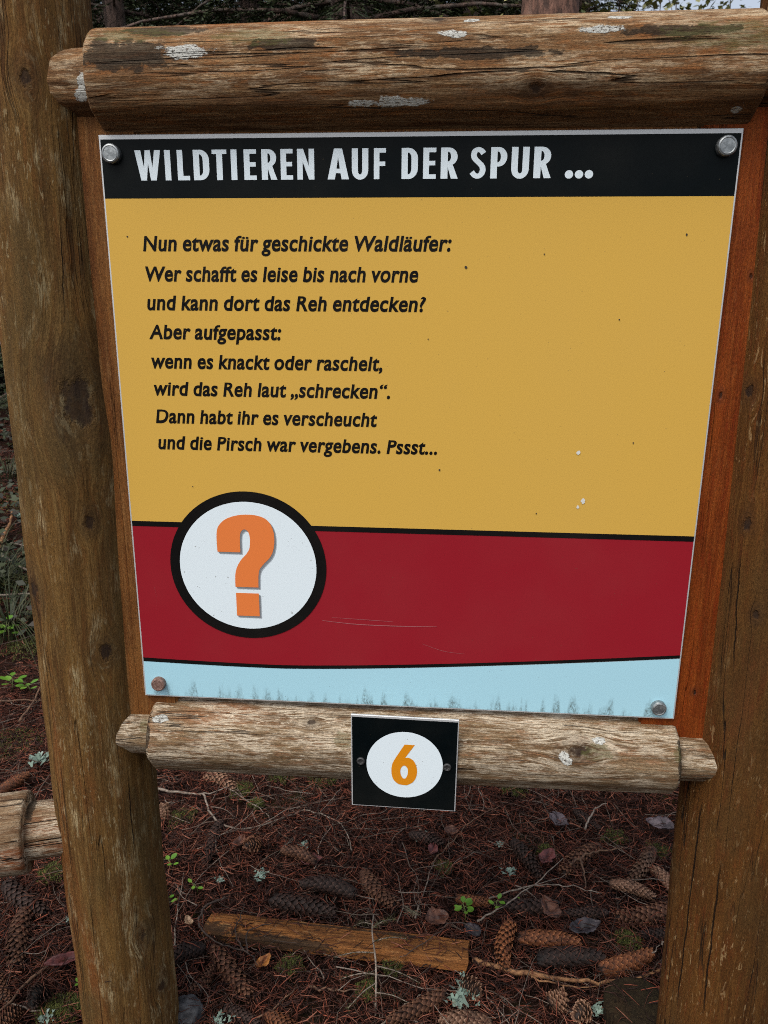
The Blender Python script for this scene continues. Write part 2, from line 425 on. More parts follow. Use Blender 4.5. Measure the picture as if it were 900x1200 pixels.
# two flat battens that carry the board
def batten(x_in, x_out, mat, lab):
    bm = bmesh.new(); bmesh.ops.create_cube(bm, size=1)
    z0_, z1_ = 0.642, 1.447
    for v in bm.verts:
        v.co = Vector((x_in if v.co.x > 0 else x_out, 0.005 if v.co.y < 0 else 0.029, z1_ if v.co.z > 0 else z0_)) - Vector(((x_in + x_out) / 2, 0.017, z0_))
    bmesh.ops.bevel(bm, geom=bm.edges[:], offset=0.0025, segments=2, affect='EDGES')
    me = bpy.data.meshes.new('batten'); bm.to_mesh(me); bm.free()
    o = link('batten', me, mat, frame, Vector(((x_in + x_out) / 2, 0.017, z0_)) - Vector(frame.location)); o['label'] = lab
    return o
batten(-0.33, -0.425, wood('batten_wood', (0.10, 0.035, 0.010, 1), (0.185, 0.075, 0.020, 1), (0.24, 0.115, 0.038, 1), (0.22, 0.07, 0.015, 1), (0.28, 0.15, 0.06, 1), pale_lo=0.72, fleck=0.3, seed=41, crack=0.25, rough=0.6), 'orange brown batten beside the knotted post')
bt2 = batten(0.450, 0.33, wood('batten_wood_red', (0.125, 0.024, 0.004, 1), (0.205, 0.042, 0.006, 1), (0.24, 0.062, 0.011, 1), (0.19, 0.018, 0.004, 1), (0.26, 0.10, 0.03, 1), pale_lo=0.75, fleck=0.2, seed=47, crack=0.2, rough=0.55,
    knots=[(0.387 - 0.39, -0.012, 1.125 - 0.642, 0.0035), (0.405 - 0.39, -0.012, 1.265 - 0.642, 0.0025), (0.40 - 0.39, -0.012, 0.72 - 0.642, 0.003)]), 'deep red brown batten beside the reddish post')
# thin backing strip closing the top behind the board
bm = bmesh.new(); bmesh.ops.create_cube(bm, size=1)
for v in bm.verts: v.co = Vector((0.327 * (1 if v.co.x > 0 else -1), 0.007 if v.co.y < 0 else 0.027, 1.446 if v.co.z > 0 else 1.36))
bmesh.ops.bevel(bm, geom=bm.edges[:], offset=0.002, segments=1, affect='EDGES')
me = bpy.data.meshes.new('backing_strip'); bm.to_mesh(me); bm.free()
link('backing_strip', me, bpy.data.materials['batten_wood'], frame, -Vector(frame.location))

# ------------------------------------------------------------------ fence rail joining from the left
fr_d = Vector((-math.cos(R(17)), -math.sin(R(17)), -0.004)).normalized()
A = Vector((-0.581, 0.002, 0.434))
fr_p = A - fr_d * 0.125
me = log_mesh('fence_rail', 1.9, [(0, 0.040), (0.122, 0.043), (0.1225, 0.043), (0.123, 0.058), (0.127, 0.061), (0.8, 0.062), (1.88, 0.061), (1.9, 0.056)], seg=96, step=0.012, amp=0.003, seed=13.0, facets=[(R(170), 0.93)])
rail = link('fence_rail', me); aim_z(rail, fr_p, fr_d)
bpy.context.view_layer.update()
rail.data.materials.append(wood('fence_rail_wood', (0.085, 0.042, 0.020, 1), (0.18, 0.115, 0.062, 1), (0.31, 0.235, 0.15, 1), (0.20, 0.060, 0.018, 1), (0.44, 0.37, 0.27, 1), pale_lo=0.50, bare_lo=0.56, seed=51, crack=1.0,
    stain=spots(rail, [(37, 945, 0.03, 0.006)])))
tag(rail, 'pale grey fence rail end let into the knotted post near the ground', 'fence rail')

# ------------------------------------------------------------------ information board
W, HH, Z0 = 0.75, 0.74394, 0.68
def sheet_poly(name, loops, y, mat, parent, origin):
    """flat printed area: list of closed loops of (u right, v down) in metres from the board's top left corner"""
    cu = bpy.data.curves.new(name, 'CURVE'); cu.dimensions = '2D'; cu.fill_mode = 'BOTH'
    for lp in loops:
        sp = cu.splines.new('POLY'); sp.points.add(len(lp) - 1); sp.use_cyclic_u = True
        for p_, (u, v) in zip(sp.points, lp): p_.co = (u, -v, 0, 1)
    t = bpy.data.objects.new('tmp', cu); COL.objects.link(t)
    dg = bpy.context.evaluated_depsgraph_get(); me = bpy.data.meshes.new_from_object(t.evaluated_get(dg))
    bpy.data.objects.remove(t); bpy.data.curves.remove(cu); me.name = name
    for v in me.vertices: v.co = Vector((v.co.x, y, v.co.y))
    for p_ in me.polygons: p_.use_smooth = False
    bm = bmesh.new(); bm.from_mesh(me)
    bmesh.ops.remove_doubles(bm, verts=bm.verts, dist=1e-6)
    for f_ in bm.faces:
        f_.normal_update()
        if f_.normal.y > 0: f_.normal_flip()
    bm.to_mesh(me); bm.free()
    return link(name, me, mat, parent, origin)

def print_mat(name, col, grime=0.25, rough=0.32, streak=False):
    k = NT(name); co = k.coords()
    a = k.noise(k.map(co, (6, 6, 6)), 1, 4, 0.6); s = k.noise(k.map(co, (330, 330, 330)), 1, 2, 0.5); sp = k.noise(k.map(co, (90, 90, 90)), 1, 2, 0.5)
    c = k.mix(k.math('MULTIPLY', k.ss(a, 0.35, 0.75), 0.02), col, (0.30, 0.26, 0.20, 1))
    c = k.mix(k.math('MULTIPLY', k.math('MULTIPLY', k.ss(s, 0.70, 0.74), k.ss(sp, 0.52, 0.62)), min(1, grime * 2.4)), c, (0.10, 0.08, 0.05, 1))
    if streak:                                   # mildew creeping up from the bottom edge
        sep = k.n('ShaderNodeSeparateXYZ'); k.put(sep.inputs[0], co)
        st = k.noise(k.map(co, (48, 1, 4)), 1, 3, 0.55); st2 = k.noise(k.map(co, (300, 1, 170)), 1, 4, 0.75)
        top_ = k.math('MULTIPLY_ADD', k.ss(st, 0.40, 0.66), 0.030, -HH + 0.001)
        m_ = k.ss(k.math('SUBTRACT', top_, sep.outputs[2]), -0.004, 0.020)
        m_ = k.math('MULTIPLY', m_, k.ss(st2, 0.34, 0.66)); m_ = k.math('MULTIPLY', k.math('MULTIPLY', m_, k.ss(st, 0.40, 0.52)), k.ss(k.noise(k.map(co, (9, 1, 2)), 1, 3), 0.30, 0.48))
        c = k.mix(k.math('MULTIPLY', m_, 0.82), c, (0.060, 0.070, 0.050, 1))
    k.base(c); k.rough(k.math('MULTIPLY_ADD', a, 0.25, rough - 0.1)); k.b.inputs['Specular IOR Level'].default_value = 0.07
    k.bump(k.noise(k.map(co, (14, 14, 14)), 1, 2), 0.0001, 0.5)
    return k.m

M_YEL = print_mat('yellow_print', (0.60, 0.365, 0.070, 1)); M_BLK = print_mat('black_print', (0.0018, 0.0036, 0.0044, 1), 0.1)
M_LINE = print_mat('black_line_print', (0.0065, 0.006, 0.006, 1), 0.0)
M_RED = print_mat('red_print', (0.265, 0.0125, 0.021, 1), 0.2); M_ICE = print_mat('ice_blue_print', (0.37, 0.63, 0.73, 1), 0.3, streak=True)
M_WHT = print_mat('white_print', (0.70, 0.79, 0.83, 1), 0.5); M_ORG = print_mat('orange_print', (0.72, 0.195, 0.050, 1), 0.2); M_AMB = print_mat('amber_print', (0.66, 0.235, 0.008, 1), 0.1)
M_EDGE = plain('aluminium_edge', (0.55, 0.56, 0.56, 1), 0.45, 0.35)

org = Vector((-W / 2, 0, Z0 + HH))
bm = bmesh.new(); bmesh.ops.create_cube(bm, size=1)
for v in bm.verts: v.co = Vector((W if v.co.x > 0 else 0, 0.004 if v.co.y > 0 else 0.0, 0 if v.co.z > 0 else -HH))
bmesh.ops.bevel(bm, geom=bm.edges[:], offset=0.0006, segments=1, affect='EDGES')
me = bpy.data.meshes.new('information_board'); bm.to_mesh(me); bm.free()
board = link('information_board', me, M_EDGE, None, org)
tag(board, 'large square yellow board with black title band, red stripe and lines of German text', 'sign board')
E_ = 0.0022
L0, L1, L2, L3, L4, L5 = -0.0003, -0.0006, -0.0009, -0.0012, -0.0015, -0.0018
rect = lambda a, b, c, d: [(a, b), (c, b), (c, d), (a, d)]
def part(name, loops, y, mat, lab=None):
    o = sheet_poly(name, loops, y, mat, board, (0, 0, 0))
    if lab: o['label'] = lab
    return o
part('yellow_field', [rect(E_, 0.0714, W - E_, 0.4802)], L0, M_YEL)
part('title_band', [rect(E_, 0.0052, W - E_, 0.0714)], L0, M_BLK)
xs_ = np.linspace(E_, W - E_, 60)
def wave(x): return 0.6866 - 0.0212 * max(0, (x - 0.22) / 0.34) ** 1.5 * (1 if x < 0.56 else 1) if x < 0.56 else 0.6866 - 0.0212 - 0.018 * (x - 0.56)
def wv(x): return 0.6838 + 0.0032 * math.sin(min(1, x / 0.19) * math.pi / 2) - 0.0225 * (max(0.0, x - 0.20) / 0.365) ** 1.35
part('red_band', [[(E_, 0.4870), (W - E_, 0.4872)] + [(x, wv(x)) for x in xs_[::-1]]], L0, M_RED)
part('ice_band', [[(x, wv(x) + 0.0046) for x in xs_] + [(W - E_, HH - E_), (E_, HH - E_)]], L0, M_ICE)
part('stripe_line', [rect(E_, 0.4800, W - E_, 0.4872)], L1, M_LINE)
part('wave_line', [[(x, wv(x) - 0.0008) for x in xs_] + [(x, wv(x) + 0.0050 - 0.0012 * min(1, x / .5)) for x in xs_[::-1]]], L1, M_LINE)
circ = lambda cx, cy, rx, ry, n=96: [(cx + rx * math.cos(2 * math.pi * i / n), cy + ry * math.sin(2 * math.pi * i / n)) for i in range(n)]
part('question_ring', [circ(0.1603, 0.5405, 0.1083, 0.1056)], L2, M_LINE)
part('question_disc', [circ(0.1603, 0.5405, 0.0947, 0.0914)], L3, M_WHT)
q_a = [(0.1194, 0.5201), (0.1190, 0.5040), (0.1200, 0.4905), (0.1240, 0.4815), (0.1331, 0.4735), (0.147, 0.4684), (0.1627, 0.4666), (0.1790, 0.4684), (0.1903, 0.4746), (0.1969, 0.4863), (0.1985, 0.5023), (0.1963, 0.5165), (0.1912, 0.5268), (0.1827, 0.5360), (0.1768, 0.5440), (0.1748, 0.554), (0.1742, 0.5702)]
q_b = [(0.142, 0.5702), (0.1426, 0.553), (0.1453, 0.5420), (0.1513, 0.5313), (0.1596, 0.5217), (0.1639, 0.5134), (0.1650, 0.4993), (0.1627, 0.4905), (0.1579, 0.4874), (0.1531, 0.4908), (0.1513, 0.4997), (0.1511, 0.5201)]
qq = [tuple(v)[:2] for v in spline([(a, b, 0) for a, b in q_a], 5)] + [tuple(v)[:2] for v in spline([(a, b, 0) for a, b in q_b], 5)]
dot_ = rect(0.1424, 0.5790, 0.1744, 0.6127)
def grown(lp, e):
    cx = sum(p[0] for p in lp) / len(lp)
    return [(u + 0.0028, v + 0.0034) for u, v in lp]
SH = [print_mat('drop_print_%s' % n_, c_, 0) for n_, c_ in (('grey', (0.36, 0.40, 0.43, 1)), ('mid', (0.20, 0.21, 0.22, 1)))]
qm = part('question_mark', [qq, dot_], L5, M_ORG)
for (dx, dy, y_, m_) in ((0.0030, 0.0034, L4 + 0.00015, SH[0]), (0.0019, 0.0022, L4 - 0.00005, SH[1])):
    o = sheet_poly('printed_offset', [[(u + dx, v + dy) for u, v in qq], [(u + dx, v + dy) for u, v in dot_]], y_, m_, qm, (0, 0, 0))

# title lettering, drawn as heavy condensed capitals on a unit box (width given per letter)
def strokes_to_loops(ch):
    """outline loops (x 0..1, y 0 top..1 bottom) for each heavy capital; t = stem width as a share of the letter's width"""
    def arc(cx, cy, rx, ry, a0, a1, n=14): return [(cx + rx * math.cos(R(a0 + (a1 - a0) * i / n)), cy + ry * math.sin(R(a0 + (a1 - a0) * i / n))) for i in range(n + 1)]
    if ch == 'I': return [[(0, 0), (1, 0), (1, 1), (0, 1)]]
    if ch == 'L': return [[(0, 0), (.46, 0), (.46, .855), (1, .855), (1, 1), (0, 1)]]
    if ch == 'T': return [[(0, 0), (1, 0), (1, .145), (.70, .145), (.70, 1), (.30, 1), (.30, .145), (0, .145)]]
    if ch == 'E': return [[(0, 0), (1, 0), (1, .145), (.46, .145), (.46, .42), (.94, .42), (.94, .565), (.46, .565), (.46, .855), (1, .855), (1, 1), (0, 1)]]
    if ch == 'F': return [[(0, 0), (1, 0), (1, .145), (.46, .145), (.46, .43), (.94, .43), (.94, .575), (.46, .575), (.46, 1), (0, 1)]]
    if ch == 'N': return [[(0, 0), (.36, 0), (.68, .56), (.68, 0), (1, 0), (1, 1), (.68, 1), (.32, .40), (.32, 1), (0, 1)]]
    if ch == 'W': return [[(0, 0), (.235, 0), (.335, .58), (.40, 0), (.60, 0), (.665, .58), (.765, 0), (1, 0), (.80, 1), (.58, 1), (.50, .42), (.42, 1), (.20, 1)]]
    if ch == 'A': return [[(.31, 0), (.69, 0), (1, 1), (.66, 1), (.61, .80), (.39, .80), (.34, 1), (0, 1)], [(.42, .655), (.58, .655), (.50, .27)]]
    if ch == 'U': return [[(0, 0), (.37, 0)] + [(.37, .72)] + [p for p in arc(.5, .72, .13, .125, 180, 0)] + [(.63, 0), (1, 0)] + arc(.5, .70, .5, .315, 0, 180)]
    if ch == 'D': return [[(0, 0)] + arc(.42, .34, .58, .34, -90, 0) + arc(.42, .66, .58, .34, 0, 90) + [(0, 1)], [(.38, .15)] + arc(.40, .33, .20, .18, -90, 0) + arc(.40, .67, .20, .18, 0, 90) + [(.38, .85)]]
    if ch == 'P': return [[(0, 0)] + arc(.46, .31, .54, .31, -90, 90, 20) + [(.40, .62), (.40, 1), (0, 1)], [(.40, .14)] + arc(.44, .31, .17, .17, -90, 90) + [(.40, .48)]]
    if ch == 'R': return [[(0, 0)] + arc(.44, .29, .52, .29, -90, 62, 20) + [(1, 1), (.60, 1), (.40, .62), (.40, 1), (0, 1)], [(.40, .14)] + arc(.42, .29, .16, .155, -90, 90) + [(.40, .445)]]
    if ch == 'S':
        c = spline([(.83, .20, 0), (.70, .115, 0), (.50, .075, 0), (.29, .12, 0), (.21, .25, 0), (.30, .37, 0), (.52, .48, 0), (.74, .60, 0), (.80, .74, 0), (.69, .87, 0), (.48, .925, 0), (.27, .885, 0), (.10, .79, 0)], 6)
        lft = []; rgt = []
        for i, p in enumerate(c):
            t = (c[min(i + 1, len(c) - 1)] - c[max(i - 1, 0)]); t = Vector((t.x * 0.6, t.y, 0)).normalized()
            nx, ny = -t.y, t.x
            lft.append((p.x + nx * .185, p.y + ny * .080)); rgt.append((p.x - nx * .185, p.y - ny * .080))
        return [lft + rgt[::-1]]
    if ch == '.': return [arc(.5, .885, .5, .135, 0, 360, 20)[:-1]]
lets = [('W', .0453, .0727), ('I', .0797, .0868), ('L', .0950, .1098), ('D', .1147, .1340), ('T', .1377, .1555), ('I', .1606, .1678), ('E', .1763, .1914), ('R', .1976, .2162), ('E', .2206, .2353), ('N', .2405, .2609),
        ('A', .2789, .2999), ('U', .3057, .3252), ('F', .3318, .3460), ('D', .3645, .3836), ('E', .3898, .4048), ('R', .4104, .4306), ('S', .4448, .4629), ('P', .4683, .4872), ('U', .4922, .5125), ('R', .5180, .5382),
        ('.', .5541, .5637), ('.', .5655, .5752), ('.', .5768, .5865)]
loops = []
for ch, a, b in lets:
    ex = 0.0022 if ch in 'WA' else 0.0
    for lp in strokes_to_loops(ch): loops.append([(a - ex + (b - a + 2 * ex) * x, 0.0175 + 0.0336 * y) for x, y in lp])
part('title_lettering', loops, L1, M_WHT)

# body text
def text_mesh(s, x0_, x1_, base_v, cap_h):
    cu = bpy.data.curves.new('t', 'FONT'); cu.body = s; cu.size = 1; cu.offset = 0.0255; cu.shear = 0.16; cu.resolution_u = 5; cu.space_character = 1.05; cu.space_word = 0.82
    t = bpy.data.objects.new('t', cu); COL.objects.link(t)
    dg = bpy.context.evaluated_depsgraph_get(); me = bpy.data.meshes.new_from_object(t.evaluated_get(dg))
    bpy.data.objects.remove(t); bpy.data.curves.remove(cu)
    V = np.zeros(len(me.vertices) * 3); me.vertices.foreach_get('co', V); V = V.reshape(-1, 3)
    F = [tuple(p.vertices) for p in me.polygons]; bpy.data.meshes.remove(me)
    xh, cp, g_ = 0.455, 0.70, 1.14                 # larger lower case: lift the x-height, keep the cap height
    y = V[:, 1]; V[:, 1] = np.where(y <= xh, y * np.where(y < 0, 1.0, g_), xh * g_ + (y - xh) * (cp - xh * g_) / (cp - xh))
    sx = (x1_ - x0_) / (V[:, 0].max() - V[:, 0].min())
    U = np.empty_like(V); U[:, 0] = (V[:, 0] - V[:, 0].min()) * sx + x0_; U[:, 1] = L1; U[:, 2] = -base_v + V[:, 1] * cap_h / 0.70
    return U, F
lines = [('Nun etwas für geschickte Waldläufer:', .0453, .4256, .1316), ('Wer schafft es leise bis nach vorne', .0462, .3863, .1674), ('und kann dort das Reh entdecken?', .0454, .3963, .2021), ('Aber aufgepasst:', .0449, .2157, .2377),
         ('wenn es knackt oder raschelt,', .0455, .3431, .2745), ('wird das Reh laut „schrecken“.', .0463, .3531, .3091), ('Dann habt ihr es verscheucht', .0459, .3369, .3451), ('und die Pirsch war vergebens. Pssst...', .0468, .4143, .3798)]
VV = []; FF = []
for s_, a, b, v_ in lines:
    U, F = text_mesh(s_, a, b, v_, 0.0172)
    o_ = len(VV); VV += [tuple(p) for p in U]; FF += [tuple(i + o_ for i in f) for f in F]
me = pymesh('body_text', VV, FF)
bm = bmesh.new(); bm.from_mesh(me)
for f_ in bm.faces:
    f_.normal_update()
    if f_.normal.y > 0: f_.normal_flip()
bm.to_mesh(me); bm.free()
link('body_text', me, M_LINE, board, (0, 0, 0))

# chips in the print and scratches
def chip(u, v, r, seed, mat, y=L1):
    rr = random.Random(seed)
    lp = [(u + r * (0.6 + 0.6 * rr.random()) * math.cos(a) * 0.8, v + r * (0.6 + 0.6 * rr.random()) * math.sin(a)) for a in np.linspace(0, 2 * math.pi, 11)[:-1]]
    return lp
M_CHIP = plain('bare_primer', (0.62, 0.62, 0.58, 1), 0.6)
for i, (u, v, r) in enumerate([(.5930, .374, .0030), (.6035, .437, .0038), (.5975, .445, .0024)]):
    part('print_chip', [chip(u, v, r, i, None)], L2, M_CHIP, 'pale chip where the print has flaked off' if i == 0 else None)
M_DIRT = plain('dirt_speck', (0.035, 0.028, 0.02, 1), 0.9)
for i, (u, v, r) in enumerate([(.4435, .150, .0020), (.6990, .113, .0016), (.0265, .115, .0012), (.536, .135, .0012), (.418, .40, .0016), (.63, .21, .0011), (.545, .455, .0012), (.09, .43, .001), (.40, .235, .001), (.66, .36, .0012)]):
    part('dirt_speck', [chip(u, v, r, 900 + i, None)], L2, M_DIRT)
M_SCR = plain('scratch', (0.34, 0.10, 0.11, 1), 0.6)
def scratch(pts, w_):
    p = spline([(u, v, 0) for u, v in pts], 8); n = len(p)
    a = [(q.x, q.y - w_ * (0.3 + 0.7 * math.sin(math.pi * i / (n - 1)))) for i, q in enumerate(p)]; b = [(q.x, q.y + w_ * 0.3) for q in p]
    return a + b[::-1]
for pts_, w_ in [([(.262, .616), (.31, .620), (.37, .6205), (.42, .619)], .0008), ([(.275, .611), (.33, .613), (.36, .614)], .0004), ([(.0265, .575), (.0285, .59), (.0275, .61)], .0006), ([(.40, .645), (.43, .655), (.46, .658)], .0003)]:
    part('scratch', [scratch(pts_, w_)], L1, M_SCR)

# bolts
def bolt_mesh():
    prof = [(0, 0.0112), (0.0058, 0.0112), (0.0076, 0.0102), (0.0082, 0.0086), (0.0078, 0.0078), (0.0079, 0.0)]
    V = []; F = []; n = 40
    for (z, r) in prof[:-1]:
        for i in range(n): V.append((r * math.cos(2 * math.pi * i / n), -z, r * math.sin(2 * math.pi * i / n)))
    V.append((0, -prof[-1][0], 0))
    m = len(prof) - 1
    for j in range(m - 1):
        for i in range(n): F.append((j * n + i, j * n + (i + 1) % n, (j + 1) * n + (i + 1) % n, (j + 1) * n + i))
    for i in range(n): F.append(((m - 1) * n + i, (m - 1) * n + (i + 1) % n, len(V) - 1))
    me = pymesh('bolt', V, F); return me
kz = NT('zinc_bolt'); a_ = kz.noise(kz.map(kz.coords(), (180, 180, 180)), 1, 4, 0.6)
kz.base(kz.mix(kz.ss(a_, 0.35, 0.7), (0.20, 0.215, 0.22, 1), (0.36, 0.38, 0.38, 1))); kz.b.inputs['Metallic'].default_value = 0.75; kz.rough(kz.math('MULTIPLY_ADD', a_, 0.3, 0.25)); kz.bump(a_, 0.0004)
kr = NT('rusty_bolt'); a_ = kr.noise(kr.map(kr.coords(), (260, 260, 260)), 1, 4, 0.6)
kr.base(kr.mix(kr.ss(a_, 0.35, 0.7), (0.14, 0.075, 0.055, 1), (0.27, 0.17, 0.14, 1))); kr.b.inputs['Metallic'].default_value = 0.2; kr.rough(0.6); kr.bump(a_, 0.0004)
bme = bolt_mesh(); bme2 = bme.copy()
bme.polygons.foreach_set('use_smooth', [False] * len(bme.polygons))
for i, (u, v, mt, sc_) in enumerate([(.016, .0217, kz.m, 1), (.7318, .0192, kz.m, 1), (.0232, .7223, kr.m, .9), (.7263, .7255, kz.m, .9)]):
    o = link('bolt', bme2 if mt is kr.m else bme, mt, board, (u, -0.0004, -v)); o.scale = (sc_, 1, sc_)
    if mt is kr.m: o['label'] = 'rusty brown bolt head'

# ------------------------------------------------------------------ number plate
PY = -0.043
corn = [(-0.0690, 0.6898), (0.0786, 0.6882), (0.0776, 0.5453), (-0.0683, 0.5468)]
cx_, cz_ = 0.0048, 0.6175
V = [(x - cx_, 0.0, z - cz_) for x, z in corn] + [(x - cx_, 0.003, z - cz_) for x, z in corn]
me = pymesh('number_plate', V, [(0, 3, 2, 1), (4, 5, 6, 7), (0, 1, 5, 4), (1, 2, 6, 5), (2, 3, 7, 6), (3, 0, 4, 7)])
bm = bmesh.new(); bm.from_mesh(me); bmesh.ops.recalc_face_normals(bm, faces=bm.faces); bmesh.ops.bevel(bm, geom=bm.edges[:], offset=0.0005, segments=1, affect='EDGES'); bm.to_mesh(me); bm.free()
plate = link('number_plate', me, M_EDGE, None, (cx_, PY, cz_))
plate.rotation_euler = (0, 0, 0)
tag(plate, 'small black plate with an orange 6 in a white oval on the lower crossbar', 'number plate')
loc = lambda pts: [(x - cx_, -(z - cz_)) for x, z in pts]
ins = 0.0016
sheet_poly('plate_face', [loc([(-0.0690 + ins, 0.6898 - ins - .0016), (0.0786 - ins, 0.6882 - ins - .0016), (0.0776 - ins, 0.5453 + ins), (-0.0683 + ins, 0.5468 + ins)])], -0.0003, M_BLK, plate, (0, 0, 0))
sheet_poly('oval', [loc([(0.0055 + 0.0528 * math.cos(a) , 0.6157 + 0.0513 * math.sin(a)) for a in np.linspace(0, 2 * math.pi, 97)[:-1]])], -0.0006, M_WHT, plate, (0, 0, 0))
six_o = [(0.0052, 0.6478), (0.0192, 0.6478)] + [tuple(v)[:2] for v in spline([(p[0], p[1], 0) for p in [(0.0060, 0.6270), (0.0112, 0.6275), (0.0182, 0.6228), (0.0224, 0.6121), (0.0224, 0.6001), (0.0181, 0.5902), (0.0107, 0.5849), (0.0044, 0.5841), (-0.0038, 0.5862), (-0.0103, 0.5935), (-0.0126, 0.6055), (-0.0112, 0.6174), (-0.0067, 0.6270)]], 6)]
six_h = [tuple(v)[:2] for v in spline([(p[0], p[1], 0) for p in [(0.0020, 0.6130), (0.0051, 0.6150), (0.0082, 0.6132), (0.0102, 0.609), (0.0100, 0.6018), (0.0076, 0.5956), (0.0051, 0.5946), (0.0028, 0.5958), (0.0003, 0.6012), (0.0000, 0.6084)]], 6, True)]
sheet_poly('digit', [loc(six_o), loc(six_h)], -0.0009, M_AMB, plate, (0, 0, 0))
def screw_mesh():
    n = 24; V = []; F = []
    for r, y in [(0.0058, 0), (0.0056, -0.0016), (0.0044, -0.0022), (0.0028, -0.0018), (0.0022, -0.0006)]:
        for i in range(n):
            q = 1 + (0.28 * math.cos(4 * 2 * math.pi * i / n) if r < 0.003 else 0)
            V.append((r * q * math.cos(2 * math.pi * i / n), y, r * q * math.sin(2 * math.pi * i / n)))
    for j in range(4):
        for i in range(n): F.append((j * n + i, j * n + (i + 1) % n, (j + 1) * n + (i + 1) % n, (j + 1) * n + i))
    F.append(tuple(4 * n + i for i in range(n)))
    return pymesh('screw', V, F)
sme = screw_mesh(); M_SCREW = plain('dark_screw', (0.10, 0.10, 0.10, 1), 0.4, 0.7)
for x, z in [(-0.0553, 0.6189), (0.0642, 0.6160)]: link('screw', sme, M_SCREW, plate, (x - cx_, -0.0006, z - cz_))
# ------------------------------------------------------------------ FLOOR DETAIL
NEAR = lambda x, y: -1.3 < x < 1.0 and -0.2 < y < 1.3

# --- loose needles: nobody could count them
def needle_mesh(name, n, xr, yr, lmin, lmax, rad, seed, zmax=0.016):
    g = np.random.default_rng(seed)
    X = g.uniform(xr[0], xr[1], n); Y = yr[0] + (yr[1] - yr[0]) * g.uniform(0, 1, n)
    cl = np.array([mn.noise(Vector((x * 5, y * 5, 4))) for x, y in zip(X, Y)])
    keep = cl > g.uniform(-0.75, 0.15, n); X, Y = X[keep], Y[keep]; n = len(X)
    Z = np.array([H(x, y) for x, y in zip(X, Y)]) + g.uniform(-0.006, zmax, n)
    a = g.uniform(0, 2 * np.pi, n); el = g.normal(0, 0.30, n); L = g.uniform(lmin, lmax, n)
    D = np.stack([np.cos(a) * np.cos(el), np.sin(a) * np.cos(el), np.sin(el)], 1)
    U = np.stack([-np.sin(a), np.cos(a), np.zeros(n)], 1); Wv = np.cross(D, U)
    P = np.stack([X, Y, Z], 1); bend = g.normal(0, 0.10, n)
    r = rad * g.uniform(0.7, 1.3, n)
    V = np.zeros((n, 9, 3)); ang = [0, 2.094, 4.189]
    for j, (t, rs) in enumerate([(-0.5, 0.8), (0.0, 1.0), (0.5, 0.45)]):
        c = P + D * (t * L)[:, None] + U * (bend * L * (1 - 4 * t * t) * 1.0)[:, None]
        for k in range(3):
            V[:, j * 3 + k] = c + (U * math.cos(ang[k]) + Wv * math.sin(ang[k])) * (r * rs)[:, None]
    f0 = []
    for j in range(2):
        for k in range(3): f0.append((j * 3 + k, j * 3 + (k + 1) % 3, (j + 1) * 3 + (k + 1) % 3, (j + 1) * 3 + k))
    F = (np.array(f0)[None] + (np.arange(n) * 9)[:, None, None]).reshape(-1, 4)
    return npmesh(name, V.reshape(-1, 3), F)

def island_mat(name, cols, rough=0.7, spec=0.3, trans=0.0):
    k = NT(name); gi = k.n('ShaderNodeNewGeometry').outputs['Random Per Island']
    r = k.n('ShaderNodeValToRGB'); k.put(r.inputs[0], gi)
    el = r.color_ramp.elements
    while len(el) < len(cols): el.new(0.5)
    for i, c in enumerate(cols): el[i].position = i / (len(cols) - 1); el[i].color = c
    k.base(r.outputs[0]); k.rough(rough); k.b.inputs['Specular IOR Level'].default_value = spec
    return k.m

M_NEED = island_mat('dry_needles', [(0.008, 0.003, 0.002, 1), (0.020, 0.007, 0.004, 1), (0.050, 0.014, 0.008, 1), (0.014, 0.006, 0.004, 1), (0.095, 0.026, 0.013, 1), (0.020, 0.008, 0.005, 1), (0.24, 0.060, 0.030, 1), (0.04, 0.020, 0.012, 1), (0.34, 0.125, 0.075, 1)])
tag(link('needle_litter', needle_mesh('needle_litter', 105000, (-1.35, 1.0), (-0.25, 1.35), 0.018, 0.044, 0.00090, 1, 0.017), M_NEED), 'reddish brown fallen needles covering the forest floor under the board', 'needle litter', kind='stuff')
tag(link('needle_litter', needle_mesh('needle_litter', 70000, (-4.5, 1.2), (1.35, 5.0), 0.03, 0.06, 0.0013, 2, 0.02), M_NEED), 'brown fallen needles thinning out on the rising ground behind the frame', 'needle litter', kind='stuff')

tag(link('needle_litter', needle_mesh('needle_litter', 38000, (1.0, 4.5), (-1.2, 5.0), 0.022, 0.05, 0.0013, 21, 0.02), M_NEED), 'reddish fallen needles on the ground to the right of the reddish post', 'needle litter', kind='stuff')
tag(link('needle_litter', needle_mesh('needle_litter', 22000, (-4.0, -1.35), (-1.2, 1.35), 0.022, 0.05, 0.0012, 22, 0.02), M_NEED), 'reddish fallen needles on the ground at the far left of the fence rail', 'needle litter', kind='stuff')
M_TWIG = island_mat('grey_twigs', [(0.05, 0.034, 0.024, 1), (0.14, 0.11, 0.085, 1), (0.035, 0.018, 0.012, 1), (0.22, 0.18, 0.145, 1), (0.08, 0.035, 0.02, 1)], 0.85)
def twig_pts(p, a, L, rr, el=0.05, n=7, wob=0.22):
    pts = [Vector(p)]; d = a
    for i in range(n):
        d += rr.gauss(0, wob)
        pts.append(pts[-1] + Vector((math.cos(d), math.sin(d), el + rr.gauss(0, 0.05))) * (L / n))
    return pts
